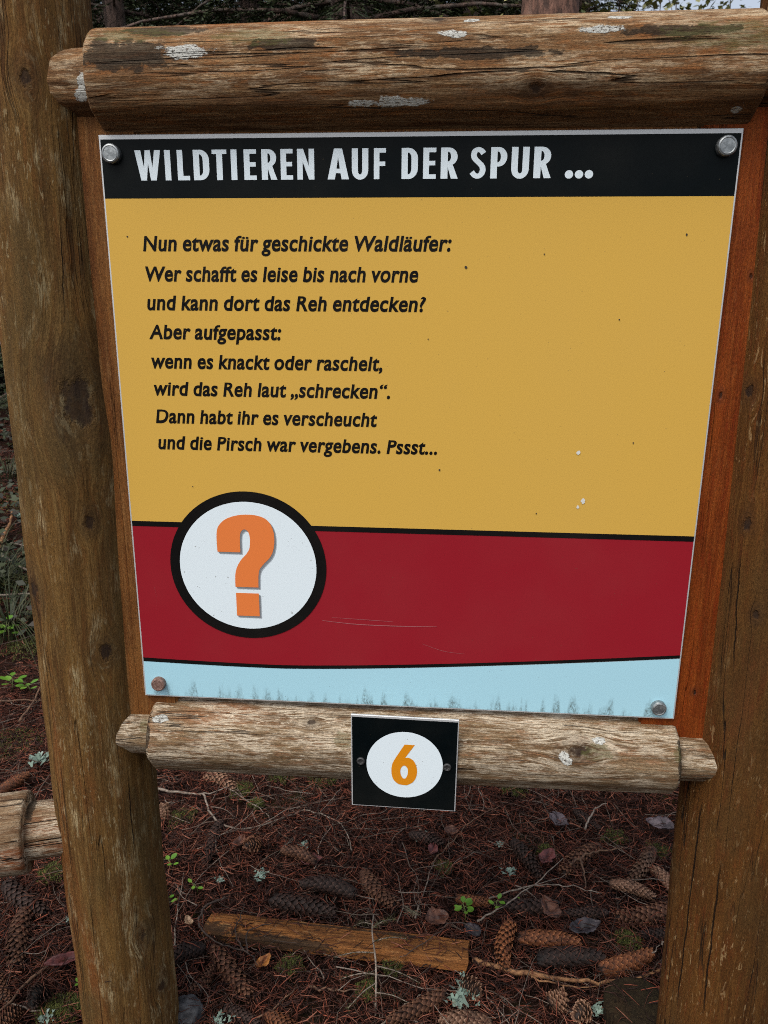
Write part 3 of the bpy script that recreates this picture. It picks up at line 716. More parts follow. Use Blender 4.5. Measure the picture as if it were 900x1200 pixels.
def twig_litter(n, xr, yr, lr, rad, seed):
    rr = random.Random(seed); V = []; F = []
    for i in range(n):
        x, y = rr.uniform(*xr), rr.uniform(*yr); L = rr.uniform(*lr)
        pts = twig_pts((x, y, H(x, y) + rr.uniform(0.004, 0.018)), rr.uniform(0, 6.28), L, rr, 0.0)
        r0 = rad * rr.uniform(0.6, 1.4)
        tube(V, F, pts, [r0 * (1 - 0.7 * k / (len(pts) - 1)) for k in range(len(pts))], 5)
        for b in range(rr.randint(0, 3)):
            k = rr.randint(1, len(pts) - 2)
            q = twig_pts(pts[k], rr.uniform(0, 6.28), L * rr.uniform(0.2, 0.5), rr, 0.06, 4)
            tube(V, F, q, [r0 * 0.5 * (1 - 0.6 * j / 4) for j in range(5)], 4)
    return pymesh('twig_litter', V, F)
tag(link('twig_litter', twig_litter(760, (-1.3, 0.9), (-0.1, 1.3), (0.05, 0.24), 0.0010, 3), M_TWIG, smooth=True), 'fine tangled dead twigs strewn among the needles', 'twig litter', kind='stuff')
tag(link('twig_litter', twig_litter(260, (-5.0, 1.5), (1.3, 5.0), (0.2, 0.8), 0.0032, 5), M_TWIG, smooth=True), 'grey dead twigs lying on the ground far behind the knotted post', 'twig litter', kind='stuff')

# --- moss
def moss_mesh(pts, seed):
    rr = random.Random(seed); V = []; F = []
    for (px, py, R_) in pts:
        c = gpt(px, py)
        for i in range(int(1500 * min(1, R_ / 0.06))):
            a = rr.uniform(0, 6.28); q = R_ * math.sqrt(rr.random()) * (0.7 + 0.5 * mn.noise(Vector((math.cos(a) * 2, math.sin(a) * 2, px))))
            x, y = c.x + q * math.cos(a), c.y + q * math.sin(a)
            z = H(x, y) + 0.010 * (1 - (q / R_) ** 2) + rr.uniform(-0.003, 0.004)
            b = rr.uniform(0, 6.28); l = rr.uniform(0.0035, 0.008) * (1 + 0.5 * max(0, c.y - 1)); w_ = 0.0011 * (1 + 0.6 * max(0, c.y - 1))
            o = len(V); V += [(x - w_ * math.sin(b), y + w_ * math.cos(b), z), (x + w_ * math.sin(b), y - w_ * math.cos(b), z), (x + l * 0.7 * math.cos(b), y + l * 0.7 * math.sin(b), z + l * rr.uniform(0.2, 0.9))]
            F.append((o, o + 1, o + 2))
    return pymesh('moss', V, F)
M_MOSS = island_mat('moss_green', [(0.020, 0.024, 0.006, 1), (0.055, 0.062, 0.014, 1), (0.10, 0.105, 0.022, 1), (0.035, 0.045, 0.010, 1)], 0.9)
tag(link('moss', moss_mesh([(282, 928, .05), (212, 962, .05), (300, 945, .03), (380, 915, .06), (332, 910, .05), (640, 1000, .03), (720, 985, .04), (60, 1190, .05), (85, 1185, .04), (135, 975, .07), (15, 875, .12), (30, 760, .12), (60, 1025, .05), (735, 1105, .04), (460, 1130, .04), (340, 1135, .035), (520, 1020, .03), (600, 925, .05), (770, 1000, .04), (20, 690, .2), (8, 590, .3), (430, 1165, .03)], 8), M_MOSS), 'dull green moss cushions between the needles', 'moss', kind='stuff')

# --- spruce cones
def cone_mesh(L, r, seed, open_=0.0, n=120):
    rr = random.Random(seed); V = []; F = []; T = []
    def prof(t): return r * (0.60 + 0.40 * math.sin(min(1, t / 0.35) * math.pi / 2)) * (1 - max(0, (t - 0.45) / 0.55) ** 2.2 * 0.72)
    bend = rr.uniform(-0.012, 0.012)
    ns = 18; m = 24                                          # the core
    for j in range(m + 1):
        t = j / m
        for i in range(ns):
            a = 6.2832 * i / ns; q = prof(t) * (0.80 if 0 < j < m else 0.25)
            V.append((math.cos(a) * q + bend * math.sin(math.pi * t), math.sin(a) * q, t * L)); T.append(0.0)
    for j in range(m):
        for i in range(ns): F.append((j * ns + i, j * ns + (i + 1) % ns, (j + 1) * ns + (i + 1) % ns, (j + 1) * ns + i))
    F.append(tuple(range(ns - 1, -1, -1))); F.append(tuple(m * ns + i for i in range(ns)))
    for k in range(n):
        t = 0.02 + 0.95 * (k + 0.5) / n; a = k * 2.39996 + rr.gauss(0, 0.05); q = prof(t)
        wdt = 0.0072 * (r / 0.016) * (0.65 + 0.35 * q / r); hgt = 0.0145 * (L / 0.115) * (0.75 + 0.25 * q / r)
        lift = (0.0012 + open_ * 0.007) * rr.uniform(0.5, 1.5)
        ca, sa = math.cos(a), math.sin(a); bx = bend * math.sin(math.pi * t)
        def P(u, s, o): # u across, s along, o outwards
            return ((q * 0.86 + o) * ca - u * sa + bx, (q * 0.86 + o) * sa + u * ca, t * L - hgt * 0.45 + s)
        b = len(V); th = 0.0011
        pts = [P(0, 0, -0.001), P(-wdt * .85, hgt * .45, 0.0002 + lift * .3), P(0, hgt * .50, 0.0021 + lift * .5), P(wdt * .85, hgt * .45, 0.0002 + lift * .3),
               P(-wdt * .52, hgt * .82, 0.0008 + lift), P(0, hgt * 1.02, 0.0015 + lift * 1.2), P(wdt * .52, hgt * .82, 0.0008 + lift)]
        V += pts; T += [0.0, 0.35, 0.25, 0.35, 0.9, 1.0, 0.9]
        V += [P(-wdt * .50, hgt * .80, -th + lift * .8), P(0, hgt * .98, -th + lift), P(wdt * .50, hgt * .80, -th + lift * .8)]; T += [0.5, 0.6, 0.5]
        F += [(b, b + 2, b + 1), (b, b + 3, b + 2), (b + 1, b + 2, b + 5, b + 4), (b + 2, b + 3, b + 6, b + 5), (b + 4, b + 5, b + 8, b + 7), (b + 5, b + 6, b + 9, b + 8)]
    me = pymesh('spruce_cone', V, F)
    at = me.attributes.new('tip', 'FLOAT', 'POINT'); at.data.foreach_set('value', T)
    return me
def cone_mat(name, inner, body, tip):
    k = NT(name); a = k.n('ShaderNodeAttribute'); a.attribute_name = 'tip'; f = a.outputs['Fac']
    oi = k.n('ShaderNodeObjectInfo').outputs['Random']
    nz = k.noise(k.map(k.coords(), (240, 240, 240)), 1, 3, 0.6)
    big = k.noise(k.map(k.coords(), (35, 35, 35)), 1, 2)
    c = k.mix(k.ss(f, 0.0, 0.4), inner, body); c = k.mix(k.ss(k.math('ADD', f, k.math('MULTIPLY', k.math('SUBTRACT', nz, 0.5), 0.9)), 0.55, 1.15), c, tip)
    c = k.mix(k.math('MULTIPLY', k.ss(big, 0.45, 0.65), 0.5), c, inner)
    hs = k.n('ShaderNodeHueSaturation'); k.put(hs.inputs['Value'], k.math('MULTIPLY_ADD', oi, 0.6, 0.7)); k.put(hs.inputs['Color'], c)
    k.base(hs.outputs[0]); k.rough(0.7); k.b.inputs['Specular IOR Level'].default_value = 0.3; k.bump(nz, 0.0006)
    return k.m
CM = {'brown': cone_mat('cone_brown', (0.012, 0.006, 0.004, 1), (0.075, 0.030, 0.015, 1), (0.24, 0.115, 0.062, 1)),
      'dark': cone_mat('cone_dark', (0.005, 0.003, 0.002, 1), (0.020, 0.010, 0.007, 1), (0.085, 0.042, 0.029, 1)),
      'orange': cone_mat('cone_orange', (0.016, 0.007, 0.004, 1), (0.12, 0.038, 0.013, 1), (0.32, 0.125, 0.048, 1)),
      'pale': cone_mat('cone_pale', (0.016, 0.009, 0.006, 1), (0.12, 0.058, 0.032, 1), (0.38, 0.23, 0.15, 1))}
CMESH = {}
def cone_proto(kind, var):
    if (kind, var) not in CMESH:
        L, r, op, n = [(0.115, 0.0165, 0.0, 120), (0.125, 0.0175, 0.15, 125), (0.100, 0.0150, 0.05, 105), (0.085, 0.019, 0.9, 80)][var]
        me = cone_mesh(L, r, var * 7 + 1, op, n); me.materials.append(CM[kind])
        me.polygons.foreach_set('use_smooth', [False] * len(me.polygons))
        CMESH[(kind, var)] = (me, L, r)
    return CMESH[(kind, var)]
CONES = [
    ((250, 1108), (306, 1184), 'brown', 1, 'long brown cone slanting down from the left end of the plank'),
    ((318, 1054), (402, 1070), 'dark', 1, 'blackened wet cone lying along the back edge of the plank'),
    ((418, 1048), (345, 1036), 'dark', 0, 'dark cone just behind the blackened cone at the plank'),
    ((426, 1022), (468, 1066), 'brown', 0, 'brown cone pointing at the upper edge of the plank'),
    ((240, 906), (290, 932), 'pale', 2, 'pale pinkish cone close under the lower crossbar'),
    ((300, 985), (280, 1003), 'brown', 3, 'short stubby brown cone below the forked grey twig'),
    ((258, 960), (240, 1012), 'dark', 0, 'dark cone pointing towards the camera left of the forked twig'),
    ((240, 1110), (196, 1128), 'dark', 0, 'dark cone touching the knotted post level with the plank'),
    ((250, 1128), (218, 1162), 'brown', 2, 'dull reddish cone beside the dark grey stone'),
    ((312, 1184), (350, 1206), 'orange', 2, 'orange cone at the bottom edge below the long slanting cone'),
    ((522, 1164), (455, 1197), 'brown', 1, 'dull brown cone half covered by the little spruce seedling'),
    ((765, 994), (733, 1040), 'pale', 0, 'tan cone standing out upright below the big purple grey leaf'),
    ((790, 1043), (760, 1016), 'pale', 2, 'tan cone half hidden by the reddish post'),
    ((713, 1035), (768, 1053), 'pale', 0, 'tan cone lying level just above a large dark cone'),
    ((790, 1060), (722, 1074), 'brown', 1, 'large dark brown cone next to the reddish post'),
    ((607, 1099), (680, 1105), 'orange', 1, 'rusty orange cone lying on top of a black cone'),
    ((629, 1123), (709, 1122), 'dark', 1, 'black cone in front of the rusty orange cone'),
    ((702, 1136), (764, 1116), 'orange', 1, 'orange cone between the black cone and the old wood block'),
    ((600, 1080), (593, 1141), 'orange', 2, 'slim orange cone standing upright in the picture right of the plank'),
    ((655, 1062), (584, 1060), 'dark', 1, 'black cone right of the green sprout'),
    ((702, 990), (660, 1022), 'brown', 1, 'greyish brown cone under a bent twig'),
    ((600, 986), (635, 1030), 'dark', 1, 'dark cone left of the dark red leaf'),
    ((533, 1051), (566, 1055), 'orange', 2, 'reddish cone tip above the green sprout'),
    ((578, 1196), (520, 1192), 'pale', 1, 'tan cone at the bottom edge below the open pale cone'),
    ((540, 1150), (578, 1180), 'pale', 3, 'open pale cone beside a bluish lichen tuft'),
    ((642, 1172), (660, 1168), 'pale', 3, 'small open pale cone alone on the bare needles'),
    ((672, 948), (704, 972), 'dark', 0, 'dark cone close under the lower crossbar by a curled twig'),
    ((712, 1070), (655, 1072), 'dark', 0, 'black cone behind the brown curled leaf'),
    ((30, 1062), (18, 1135), 'brown', 1, 'large brown cone left of the knotted post below the fence rail'),
    ((6, 1034), (55, 1070), 'dark', 1, 'dark cone directly below the fence rail'),
    ((56, 1162), (42, 1180), 'dark', 3, 'small dark open cone at the foot of the knotted post'),
    ((-2, 1138), (14, 1172), 'brown', 2, 'brown cone cut by the left border beside the large brown one'),
    ((-4, 930), (32, 908), 'orange', 1, 'reddish cone lying just above the fence rail'),
    ((185, 962), (200, 935), 'pale', 3, 'open pale cone right against the knotted post under the crossbar'),
    ((0, 1195), (24, 1185), 'brown', 3, 'stubby brown cone in the lower left corner'),
    ((690, 1182), (668, 1200), 'pale', 3, 'greyish cone at the bottom edge left of the old wood block'),
    ((262, 1180), (300, 1198), 'dark', 2, 'dark cone at the bottom edge right of the grey stone'),
    ((800, 1085), (752, 1092), 'dark', 0, 'dull dark cone squeezed between the wood block and the reddish post'),
    ((480, 978), (520, 990), 'dark', 2, 'dark small cone below the plate with the number'),
    ((372, 1012), (330, 998), 'brown', 2, 'brown cone in the twig tangle left of centre'),
]
rr = random.Random(12)
for (b, t, kind, var, lab) in CONES:
    me, L, r = cone_proto(kind, var)
    p0 = gpt(*b, lift=r * 0.95 + .004); p1 = gpt(*t, lift=r * 0.70 + .004)
    sink = rr.choice((0, 0, .2, .45, .6)) * r; p0.z -= sink; p1.z -= sink * rr.uniform(.5, 1.2)
    o = link('spruce_cone', me); d = (p1 - p0); s_ = max(0.75, min(1.15, d.length / L))
    d.normalize()
    if var == 3: d = (d + Vector((0, 0, 0.35))).normalized()
    aim_z(o, p0, d, rr.uniform(0, 6.28)); o.scale = (max(.9, s_) * rr.uniform(.88, 1.12), max(.9, s_) * rr.uniform(.78, 1.0), s_ * (.7 if var == 3 else 1))
    if var == 3: o.scale = tuple(v * .82 for v in o.scale)
    tag(o, lab, 'cone', 'spruce cones scattered on the forest floor')

# --- single twigs and sticks
def twig(label, paths, rads, mat, lift=0.012, jit=0.0015, seed=0):
    rr = random.Random(seed + len(label)); V = []; F = []; o0 = None
    for path, r in zip(paths, rads):
        pts = [gpt(px, py, lift + (e[0] if e else 0)) for (px, py, *e) in path]
        pts = spline(pts, 5)
        if o0 is None: o0 = pts[0].copy()
        pts = [p - o0 + Vector((rr.gauss(0, jit), rr.gauss(0, jit), rr.gauss(0, jit))) for p in pts]
        n = len(pts)
        tube(V, F, pts, [r * (1 - 0.6 * i / (n - 1)) * rr.uniform(0.85, 1.15) for i in range(n)], 7)
    o = link('twig', pymesh('twig', V, F), mat, None, o0, True)
    return tag(o, label, 'twig', 'twigs lying on the forest floor')
def stick_mat(name, a, b):
    k = NT(name); co = k.coords(); n1 = k.noise(k.map(co, (90, 90, 90)), 1, 4, 0.7); n2 = k.noise(k.map(co, (18, 18, 18)), 1, 3)
    k.base(k.mix(k.ss(n1, 0.35, 0.68), a, b)); k.rough(0.85); k.bump(n1, 0.0012); return k.m
TG = stick_mat('twig_grey', (0.10, 0.075, 0.055, 1), (0.27, 0.22, 0.175, 1)); TB = stick_mat('twig_brown', (0.05, 0.026, 0.015, 1), (0.17, 0.09, 0.048, 1)); TO = stick_mat('twig_bark', (0.10, 0.040, 0.014, 1), (0.30, 0.15, 0.062, 1)); TD = stick_mat('twig_dark', (0.018, 0.011, 0.008, 1), (0.07, 0.045, 0.032, 1))
twig('long forked grey twig below the left half of the lower crossbar', [[(176, 924), (215, 930), (240, 930), (268, 923)], [(238, 930), (248, 955), (270, 970), (300, 969), (345, 954), (362, 950), (400, 966), (412, 998)], [(262, 966), (252, 980), (254, 1000)], [(268, 924), (290, 938), (312, 954), (318, 970)]], [.0034, .0028, .0016, .0018], TG)
twig('thin grey twig slanting up from the black cone towards a red leaf', [[(560, 1080), (590, 1061), (625, 1036), (660, 1006)]], [.0020], TG, 0.03)
twig('thin arched twig lying across the cones above the rusty orange cone', [[(572, 1054), (605, 1043), (640, 1037), (672, 1039), (703, 1047)]], [.0018], TG, 0.03)
twig('orange brown barked stick below the cones at the right', [[(553, 1124), (604, 1139), (676, 1150), (735, 1149), (780, 1136)], [(620, 1144), (660, 1155), (700, 1158)]], [.0052, .0022], TO, 0.010)
twig('pale curved twig at the bottom left of the bluish lichen', [[(446, 1200), (480, 1175), (501, 1166), (533, 1165)]], [.0022], TG)
twig('upright looking grey twig below the number plate right side', [[(486, 1078), (498, 1040), (512, 1002)]], [.0020], TG)
twig('brown twig running out from the foot of the knotted post to the lower left', [[(66, 1122), (30, 1155), (0, 1186), (-20, 1200)]], [.0034], TB)
twig('pale thin twig in the lower left corner', [[(-10, 1162), (12, 1175), (42, 1185), (70, 1184)]], [.0020], TG)
twig('dark thin root curving around the left end of the plank', [[(262, 1053), (240, 1063), (233, 1080), (240, 1094), (262, 1108), (290, 1116), (302, 1130)], [(290, 1116), (292, 1092), (318, 1082)], [(284, 1114), (276, 1090), (288, 1062)]], [.0024, .0016, .0015], TD, 0.034)
twig('short curled pale twig under the right half of the lower crossbar', [[(686, 972), (692, 956), (700, 945), (711, 942)]], [.0026], TG, 0.03)
twig('bent twig with a red brown side shoot above the tan cone', [[(668, 1012), (690, 1000), (712, 997), (729, 994)], [(680, 1006), (684, 1022), (687, 1042)]], [.0028, .0024], TB, 0.03)
twig('straight dark twig beside the knotted post right of its foot', [[(203, 1112), (208, 1070), (215, 1026)]], [.0018], TG)
twig('brown broken twig below the plank near the slanting cone', [[(358, 1154), (388, 1160), (424, 1161)], [(298, 1198), (324, 1178), (350, 1156)]], [.0026, .0022], TB)
twig('grey stick lying far left behind the knotted post', [[(-30, 640), (0, 650), (38, 672)]], [.008], TG, 0.05)
twig('grey level stick crossing behind the knotted post', [[(-30, 700), (0, 698), (60, 694)]], [.007], TG, 0.05)
twig('dead slanting stick below the green clover left of the knotted post', [[(22, 846), (38, 825), (50, 800)]], [.0042], TB, 0.03)
twig('level thin stick left of the knotted post above the fence rail', [[(-20, 822), (20, 821), (64, 820)]], [.0034], TB, 0.02)
twig('reddish bent branch far left at the border', [[(-12, 668), (4, 630), (12, 612), (14, 600)]], [.012], TO, 0.03)
twig('thin arching twig left of the spruce seedling stem', [[(560, 1090), (530, 1082), (505, 1100), (470, 1120)]], [.0016], TD, 0.035)
twig('thin twig crossing the needles right of the number plate', [[(505, 1012), (530, 985), (556, 960), (585, 945)], [(540, 974), (545, 1000)]], [.0017, .0013], TB, 0.02)
twig('short pale twig in front of the old wood block', [[(775, 1106), (790, 1100), (800, 1096)], [(764, 1118), (772, 1108)]], [.0018, .0014], TG, 0.05)

# --- the plank
def plank():
    a = gpt(243, 1084, 0.010); b = gpt(549, 1119, 0.018); L = (b - a).length
    n = 120; V = []; F = []; prof = [(-.034, -.012), (.030, -.013), (.033, -.010), (.033, .006), (.030, .010), (.004, .0125), (-.012, .0115), (-.030, .008), (-.034, .004)]
    m = len(prof)
    for i in range(n + 1):
        t = i / n; x = t * L; w_ = 0.98 + 0.05 * mn.noise(Vector((x * 9, 0, 1))) - 0.10 * max(0, (0.10 - t) * 8) * 0.4
        for j, (y, z) in enumerate(prof):
            q = Vector((x * 14, j * 0.6, 3)); V.append((x + (0.006 * mn.noise(Vector((y * 60, z * 60, i > n / 2))) if i in (0, n) else 0), y * w_ + 0.002 * mn.noise(q), z + 0.0016 * mn.noise(q + Vector((0, 7, 0)))))
    for i in range(n):
        for j in range(m): F.append((i * m + j, i * m + (j + 1) % m, (i + 1) * m + (j + 1) % m, (i + 1) * m + j))
    F.append(tuple(range(m - 1, -1, -1))); F.append(tuple(n * m + j for j in range(m)))
    me = pymesh('plank', V, F); bm = bmesh.new(); bm.from_mesh(me); bmesh.ops.recalc_face_normals(bm, faces=bm.faces); bm.to_mesh(me); bm.free()
    o = link('plank', me, wood('plank_wood', (0.065, 0.026, 0.010, 1), (0.24, 0.092, 0.026, 1), (0.33, 0.145, 0.045, 1), (0.29, 0.105, 0.026, 1), (0.48, 0.29, 0.13, 1), pale_lo=0.66, fleck=0.35, bare_lo=0.55, seed=61, axis=0,
        knots=[(0.235, 0.004, 0.012, 0.006)], stain=[(0.02, -0.02, 0.0, 0.02, 0.05), (0.16, -0.03, 0.0, 0.014, 0.12), (0.40, 0.02, 0.012, 0.006, 0.06), (0.27, 0.022, 0.012, 0.005, 0.12)], crack=0.9))
    d = (b - a).normalized(); y = Vector((0, 0, 1)).cross(d).normalized(); z = d.cross(y)
    mt = Matrix((d, y, z)).transposed().to_4x4(); mt.translation = a; o.matrix_world = mt @ Matrix.Rotation(R(-10), 4, 'X')
    tag(o, 'short orange brown split plank lying on the forest floor', 'plank')
plank()

# --- stone and old block
def stone(px, py, sx, sy, sz, lab):
    bm = bmesh.new(); bmesh.ops.create_icosphere(bm, subdivisions=4, radius=1)
    for v in bm.verts:
        f = 1 + 0.28 * fbm(v.co * 1.1 + Vector((px, 0, 0)), 3); v.co = Vector((v.co.x * sx, v.co.y * sy, v.co.z * sz)) * f
    me = bpy.data.meshes.new('stone'); bm.to_mesh(me); bm.free()
    k = NT('grey_stone'); n1 = k.noise(k.map(k.coords(), (70, 70, 70)), 1, 5, 0.65); k.base(k.mix(k.ss(n1, 0.35, 0.7), (0.022, 0.022, 0.025, 1), (0.075, 0.075, 0.078, 1))); k.rough(0.75); k.bump(n1, 0.003)
    p = gpt(px, py); tag(link('stone', me, k.m, None, p, True), lab, 'stone')
stone(216, 1192, 0.032, 0.030, 0.038, 'dark grey stone against the foot of the knotted post')
me = log_mesh('wood_block', 0.13, [(0, 0.056), (0.120, 0.053), (0.128, 0.051), (0.133, 0.046)], seg=64, step=0.005, amp=0.004, seed=23, freq=14, facets=[(R(250), .93)])
blk = link('wood_block', me, wood('block_wood', (0.008, 0.005, 0.003, 1), (0.019, 0.012, 0.006, 1), (0.034, 0.024, 0.011, 1), (0.028, 0.013, 0.006, 1), (0.06, 0.045, 0.025, 1), pale_lo=0.66, fleck=0.2, seed=71, green=(0.016, 0.014, 0.006, 1)), None)
blk.location = (0.425, 0.140, -0.075); blk.rotation_euler = (R(6), R(-8), 0)
tag(blk, 'old greenish wood block rotting beside the foot of the reddish post', 'wood block')

# --- dead leaves
def leaf_mat(name, a, b):
    k = NT(name); n1 = k.noise(k.map(k.coords(), (60, 60, 60)), 1, 5, 0.65); n2 = k.noise(k.map(k.coords(), (260, 260, 260)), 1, 2)
    k.base(k.mix(k.ss(n1, 0.38, 0.66), a, b)); k.rough(0.6); k.bump(n2, 0.0004); return k.m
def leaf(px, py, L, wd, rot, mat, lab, seed, lift=0.012, curl=0.25, tilt=0.15):
    rr = random.Random(seed); nu, nv = 26, 10; V = []; F = []
    for i in range(nu + 1):
        t = i / nu; hw = wd * 0.5 * (math.sin(math.pi * t ** 0.85) ** 0.7 if 0 < t < 1 else 0.0) + 0.0004
        for j in range(nv + 1):
            s = j / nv * 2 - 1
            edge = 1 + 0.34 * mn.noise(Vector((t * 6, math.copysign(2, s), seed * 3.1))) + 0.14 * mn.noise(Vector((t * 24, math.copysign(3, s), seed)))
            V.append(((t - 0.5) * L, s * hw * edge, abs(s) ** 1.5 * hw * 0.5 + curl * L * (t - 0.5) ** 2 * 2 + 0.10 * L * mn.noise(Vector((t * 4, s * 2, seed))) - 0.0025 * (1 - min(1, abs(s) * 6))))
    for i in range(nu):
        for j in range(nv): a = i * (nv + 1) + j; F.append((a, a + 1, a + nv + 2, a + nv + 1))
    me = pymesh('dead_leaf', V, F); o = link('dead_leaf', me, mat, None, gpt(px, py, lift), True)
    md = o.modifiers.new('thick', 'SOLIDIFY'); md.thickness = 0.0005
    o.rotation_euler = (rr.uniform(-tilt, tilt) + 0.15, rr.uniform(-tilt, tilt), rot); tag(o, lab, 'leaf', 'dead leaves on the forest floor')
LP = leaf_mat('leaf_purple_grey', (0.035, 0.026, 0.030, 1), (0.125, 0.095, 0.105, 1)); LR = leaf_mat('leaf_red', (0.055, 0.012, 0.012, 1), (0.14, 0.035, 0.030, 1)); LB = leaf_mat('leaf_brown', (0.04, 0.014, 0.008, 1), (0.12, 0.045, 0.022, 1)); LO = leaf_mat('leaf_orange', (0.18, 0.055, 0.010, 1), (0.40, 0.16, 0.03, 1)); LT = leaf_mat('leaf_tan', (0.22, 0.13, 0.07, 1), (0.42, 0.28, 0.17, 1)); LD = leaf_mat('leaf_dark', (0.012, 0.010, 0.012, 1), (0.04, 0.030, 0.035, 1))
leaf(773, 969, 0.066, 0.05, R(150), LP, 'large purple grey dead leaf under the right end of the lower crossbar', 1, 0.03)
leaf(653, 963, 0.060, 0.045, R(70), LP, 'purple grey leaf right of the number plate below the crossbar', 2, 0.025)
leaf(641, 1006, 0.060, 0.032, R(60), LR, 'dark red leaf between the dark cone and the greyish brown cone', 3, 0.03)
leaf(644, 1068, 0.055, 0.036, R(115), LB, 'brown curled leaf among the cones behind the rusty orange one', 4, 0.035, 0.4)
leaf(529, 975, 0.035, 0.026, R(10), LB, 'small red brown leaf right below the number plate', 5, 0.02)
leaf(507, 996, 0.050, 0.022, R(80), LR, 'narrow red leaf left of the small brown leaf under the plate', 6, 0.02)
leaf(553, 1092, 0.036, 0.030, R(140), LD, 'almost black leaf at the right end of the plank', 7, 0.02)
leaf(308, 1130, 0.040, 0.022, R(65), LO, 'bright orange leaf just below the plank', 8, 0.02, 0.5)
leaf(221, 1081, 0.026, 0.016, R(130), LT, 'small tan leaf near the knotted post left of the plank', 9, 0.02, 0.5)
leaf(685, 1088, 0.070, 0.032, R(20), LD, 'dull dark leaf between the black cones and the tan cones', 10, 0.025)
leaf(512, 1078, 0.050, 0.04, R(20), LB, 'brown leaf left of the green sprout', 11, 0.015)
leaf(365, 1010, 0.050, 0.03, R(20), LR, 'dark reddish leaf under the twig tangle', 12, 0.015)
leaf(80, 1125, 0.085, 0.025, R(28), LR, 'long red bark like leaf left of the foot of the knotted post', 13, 0.018, 0.1)
leaf(280, 988, 0.05, 0.022, R(75), LB, 'narrow brown leaf standing by the stubby cone', 14, 0.02)

# --- lichen tufts
M_LICH = island_mat('blue_lichen', [(0.09, 0.13, 0.105, 1), (0.20, 0.27, 0.225, 1), (0.14, 0.20, 0.155, 1), (0.29, 0.36, 0.31, 1)], 0.9)
def lichen(px, py, size, lab, seed):
    rr = random.Random(seed); V = []; F = []
    for i in range(26):
        a = rr.uniform(0, 6.28); p = Vector((rr.gauss(0, size * .28), rr.gauss(0, size * .28), 0)); w_ = size * rr.uniform(0.05, 0.10); l = size * rr.uniform(0.2, 0.4); up = rr.uniform(0.2, 1.1)
        d = Vector((math.cos(a), math.sin(a), up)).normalized(); u = Vector((-math.sin(a), math.cos(a), rr.uniform(-.3, .3)))
        b = len(V); q = p + d * l * .55
        V += [p - u * w_ * .5, p + u * w_ * .5, q + u * w_, q - u * w_, q + d * l * .5 + u * w_ * 1.9, q + d * l * .3, q + d * l * .5 - u * w_ * 1.9, q + d * l * .65 + u * w_ * .9, q + d * l * .65 - u * w_ * .9]
        F += [(b, b + 1, b + 2, b + 3), (b + 3, b + 2, b + 5), (b + 2, b + 4, b + 7, b + 5), (b + 3, b + 5, b + 8, b + 6)]
    o = link('lichen_tuft', pymesh('lichen_tuft', V, F), M_LICH, None, gpt(px, py, 0.014)); tag(o, lab, 'lichen', 'pale lichen tufts on the forest floor')
for i, (px, py, sz, lab) in enumerate([(496, 981, .030, 'pale lichen tuft below the number plate'), (305, 1026, .026, 'blue green lichen tuft in the middle of the left needles'), (538, 1167, .046, 'large bluish lichen tuft beside the open pale cone'), (356, 990, .018, 'tiny pale lichen crumb under the forked twig'),
        (597, 1022, .026, 'greenish lichen tuft left of the dark cone by the red leaf'), (48, 890, .05, 'bluish lichen tuft left of the knotted post above the fence rail'), (258, 1032, .016, 'tiny grey lichen crumb left of the blue green tuft'), (82, 1078, .018, 'small lichen crumb left of the knotted post below the fence rail'), (52, 1194, .020, 'lichen tuft at the bottom border left of the knotted post'),
        (260, 1193, .022, 'lichen tuft at the bottom border under the slanting cone'), (585, 990, .016, 'small white lichen crumb right of the plate'), (25, 605, .05, 'pale lichen covered tuft far left behind the post'), (700, 1185, .03, 'greyish lichen tuft by the old wood block')]):
    lichen(px, py, sz, lab, i + 50)

# --- green sprouts
M_GRN = island_mat('sprout_green', [(0.055, 0.14, 0.012, 1), (0.085, 0.19, 0.018, 1), (0.11, 0.22, 0.025, 1)], 0.45)
M_STEM = plain('sprout_stem', (0.10, 0.12, 0.03, 1), 0.6)
def sprout(px, py, h, leaves, size, lab, seed, spread=1.0):
    rr = random.Random(seed); base = gpt(px, py); e = empty('green_sprout', base, lab, 'sprout', 'small green sprouts on the forest floor')
    V = []; F = []; top = Vector((rr.uniform(-.2, .2) * h, rr.uniform(-.2, .2) * h, h)); tube(V, F, [Vector((0, 0, -0.005)), top * 0.5 + Vector((0.004, 0, 0)), top], [.0011, .0010, .0007], 6)
    LV = []; LF = []
    for i in range(leaves):
        a = i * 2.4 + rr.uniform(-.3, .3); t = 0.45 + 0.55 * (i + 1) / leaves; o = top * t; reach = size * spread * rr.uniform(0.3, 0.9)
        d = Vector((math.cos(a), math.sin(a), rr.uniform(-.1, .45))).normalized(); u = Vector((-math.sin(a), math.cos(a), 0)); nrm = d.cross(u)
        s = o + d * reach; tube(V, F, [o, o + d * reach * .6 + Vector((0, 0, .001)), s], [.0006, .0006, .0005], 4)
        L = size * rr.uniform(0.8, 1.2); w_ = L * 0.36; b = len(LV); n = 7
        for k in range(n + 1):
            f = k / n; hw = w_ * math.sin(math.pi * min(1, f * 0.94 + 0.03)) ** 0.75
            c = s + d * L * f - nrm * L * 0.14 * (f - .3) ** 2 * -1
            LV += [c - u * hw - nrm * hw * -.22, c, c + u * hw - nrm * hw * -.22]
        for k in range(n):
            for j in range(2): q = b + k * 3 + j; LF.append((q, q + 1, q + 4, q + 3))
    link('stem', pymesh('stem', V, F), M_STEM, e, None, True); link('leaves', pymesh('leaves', LV, LF), M_GRN, e, None, True)
sprout(545, 1080, 0.040, 9, 0.015, 'leafy bright green sprout at the right end of the plank', 1)
sprout(578, 1074, 0.034, 6, 0.012, 'smaller green sprout right beside the leafy one', 2)
sprout(200, 1020, 0.026, 5, 0.015, 'lobed light green sprout close beside the knotted post', 3)
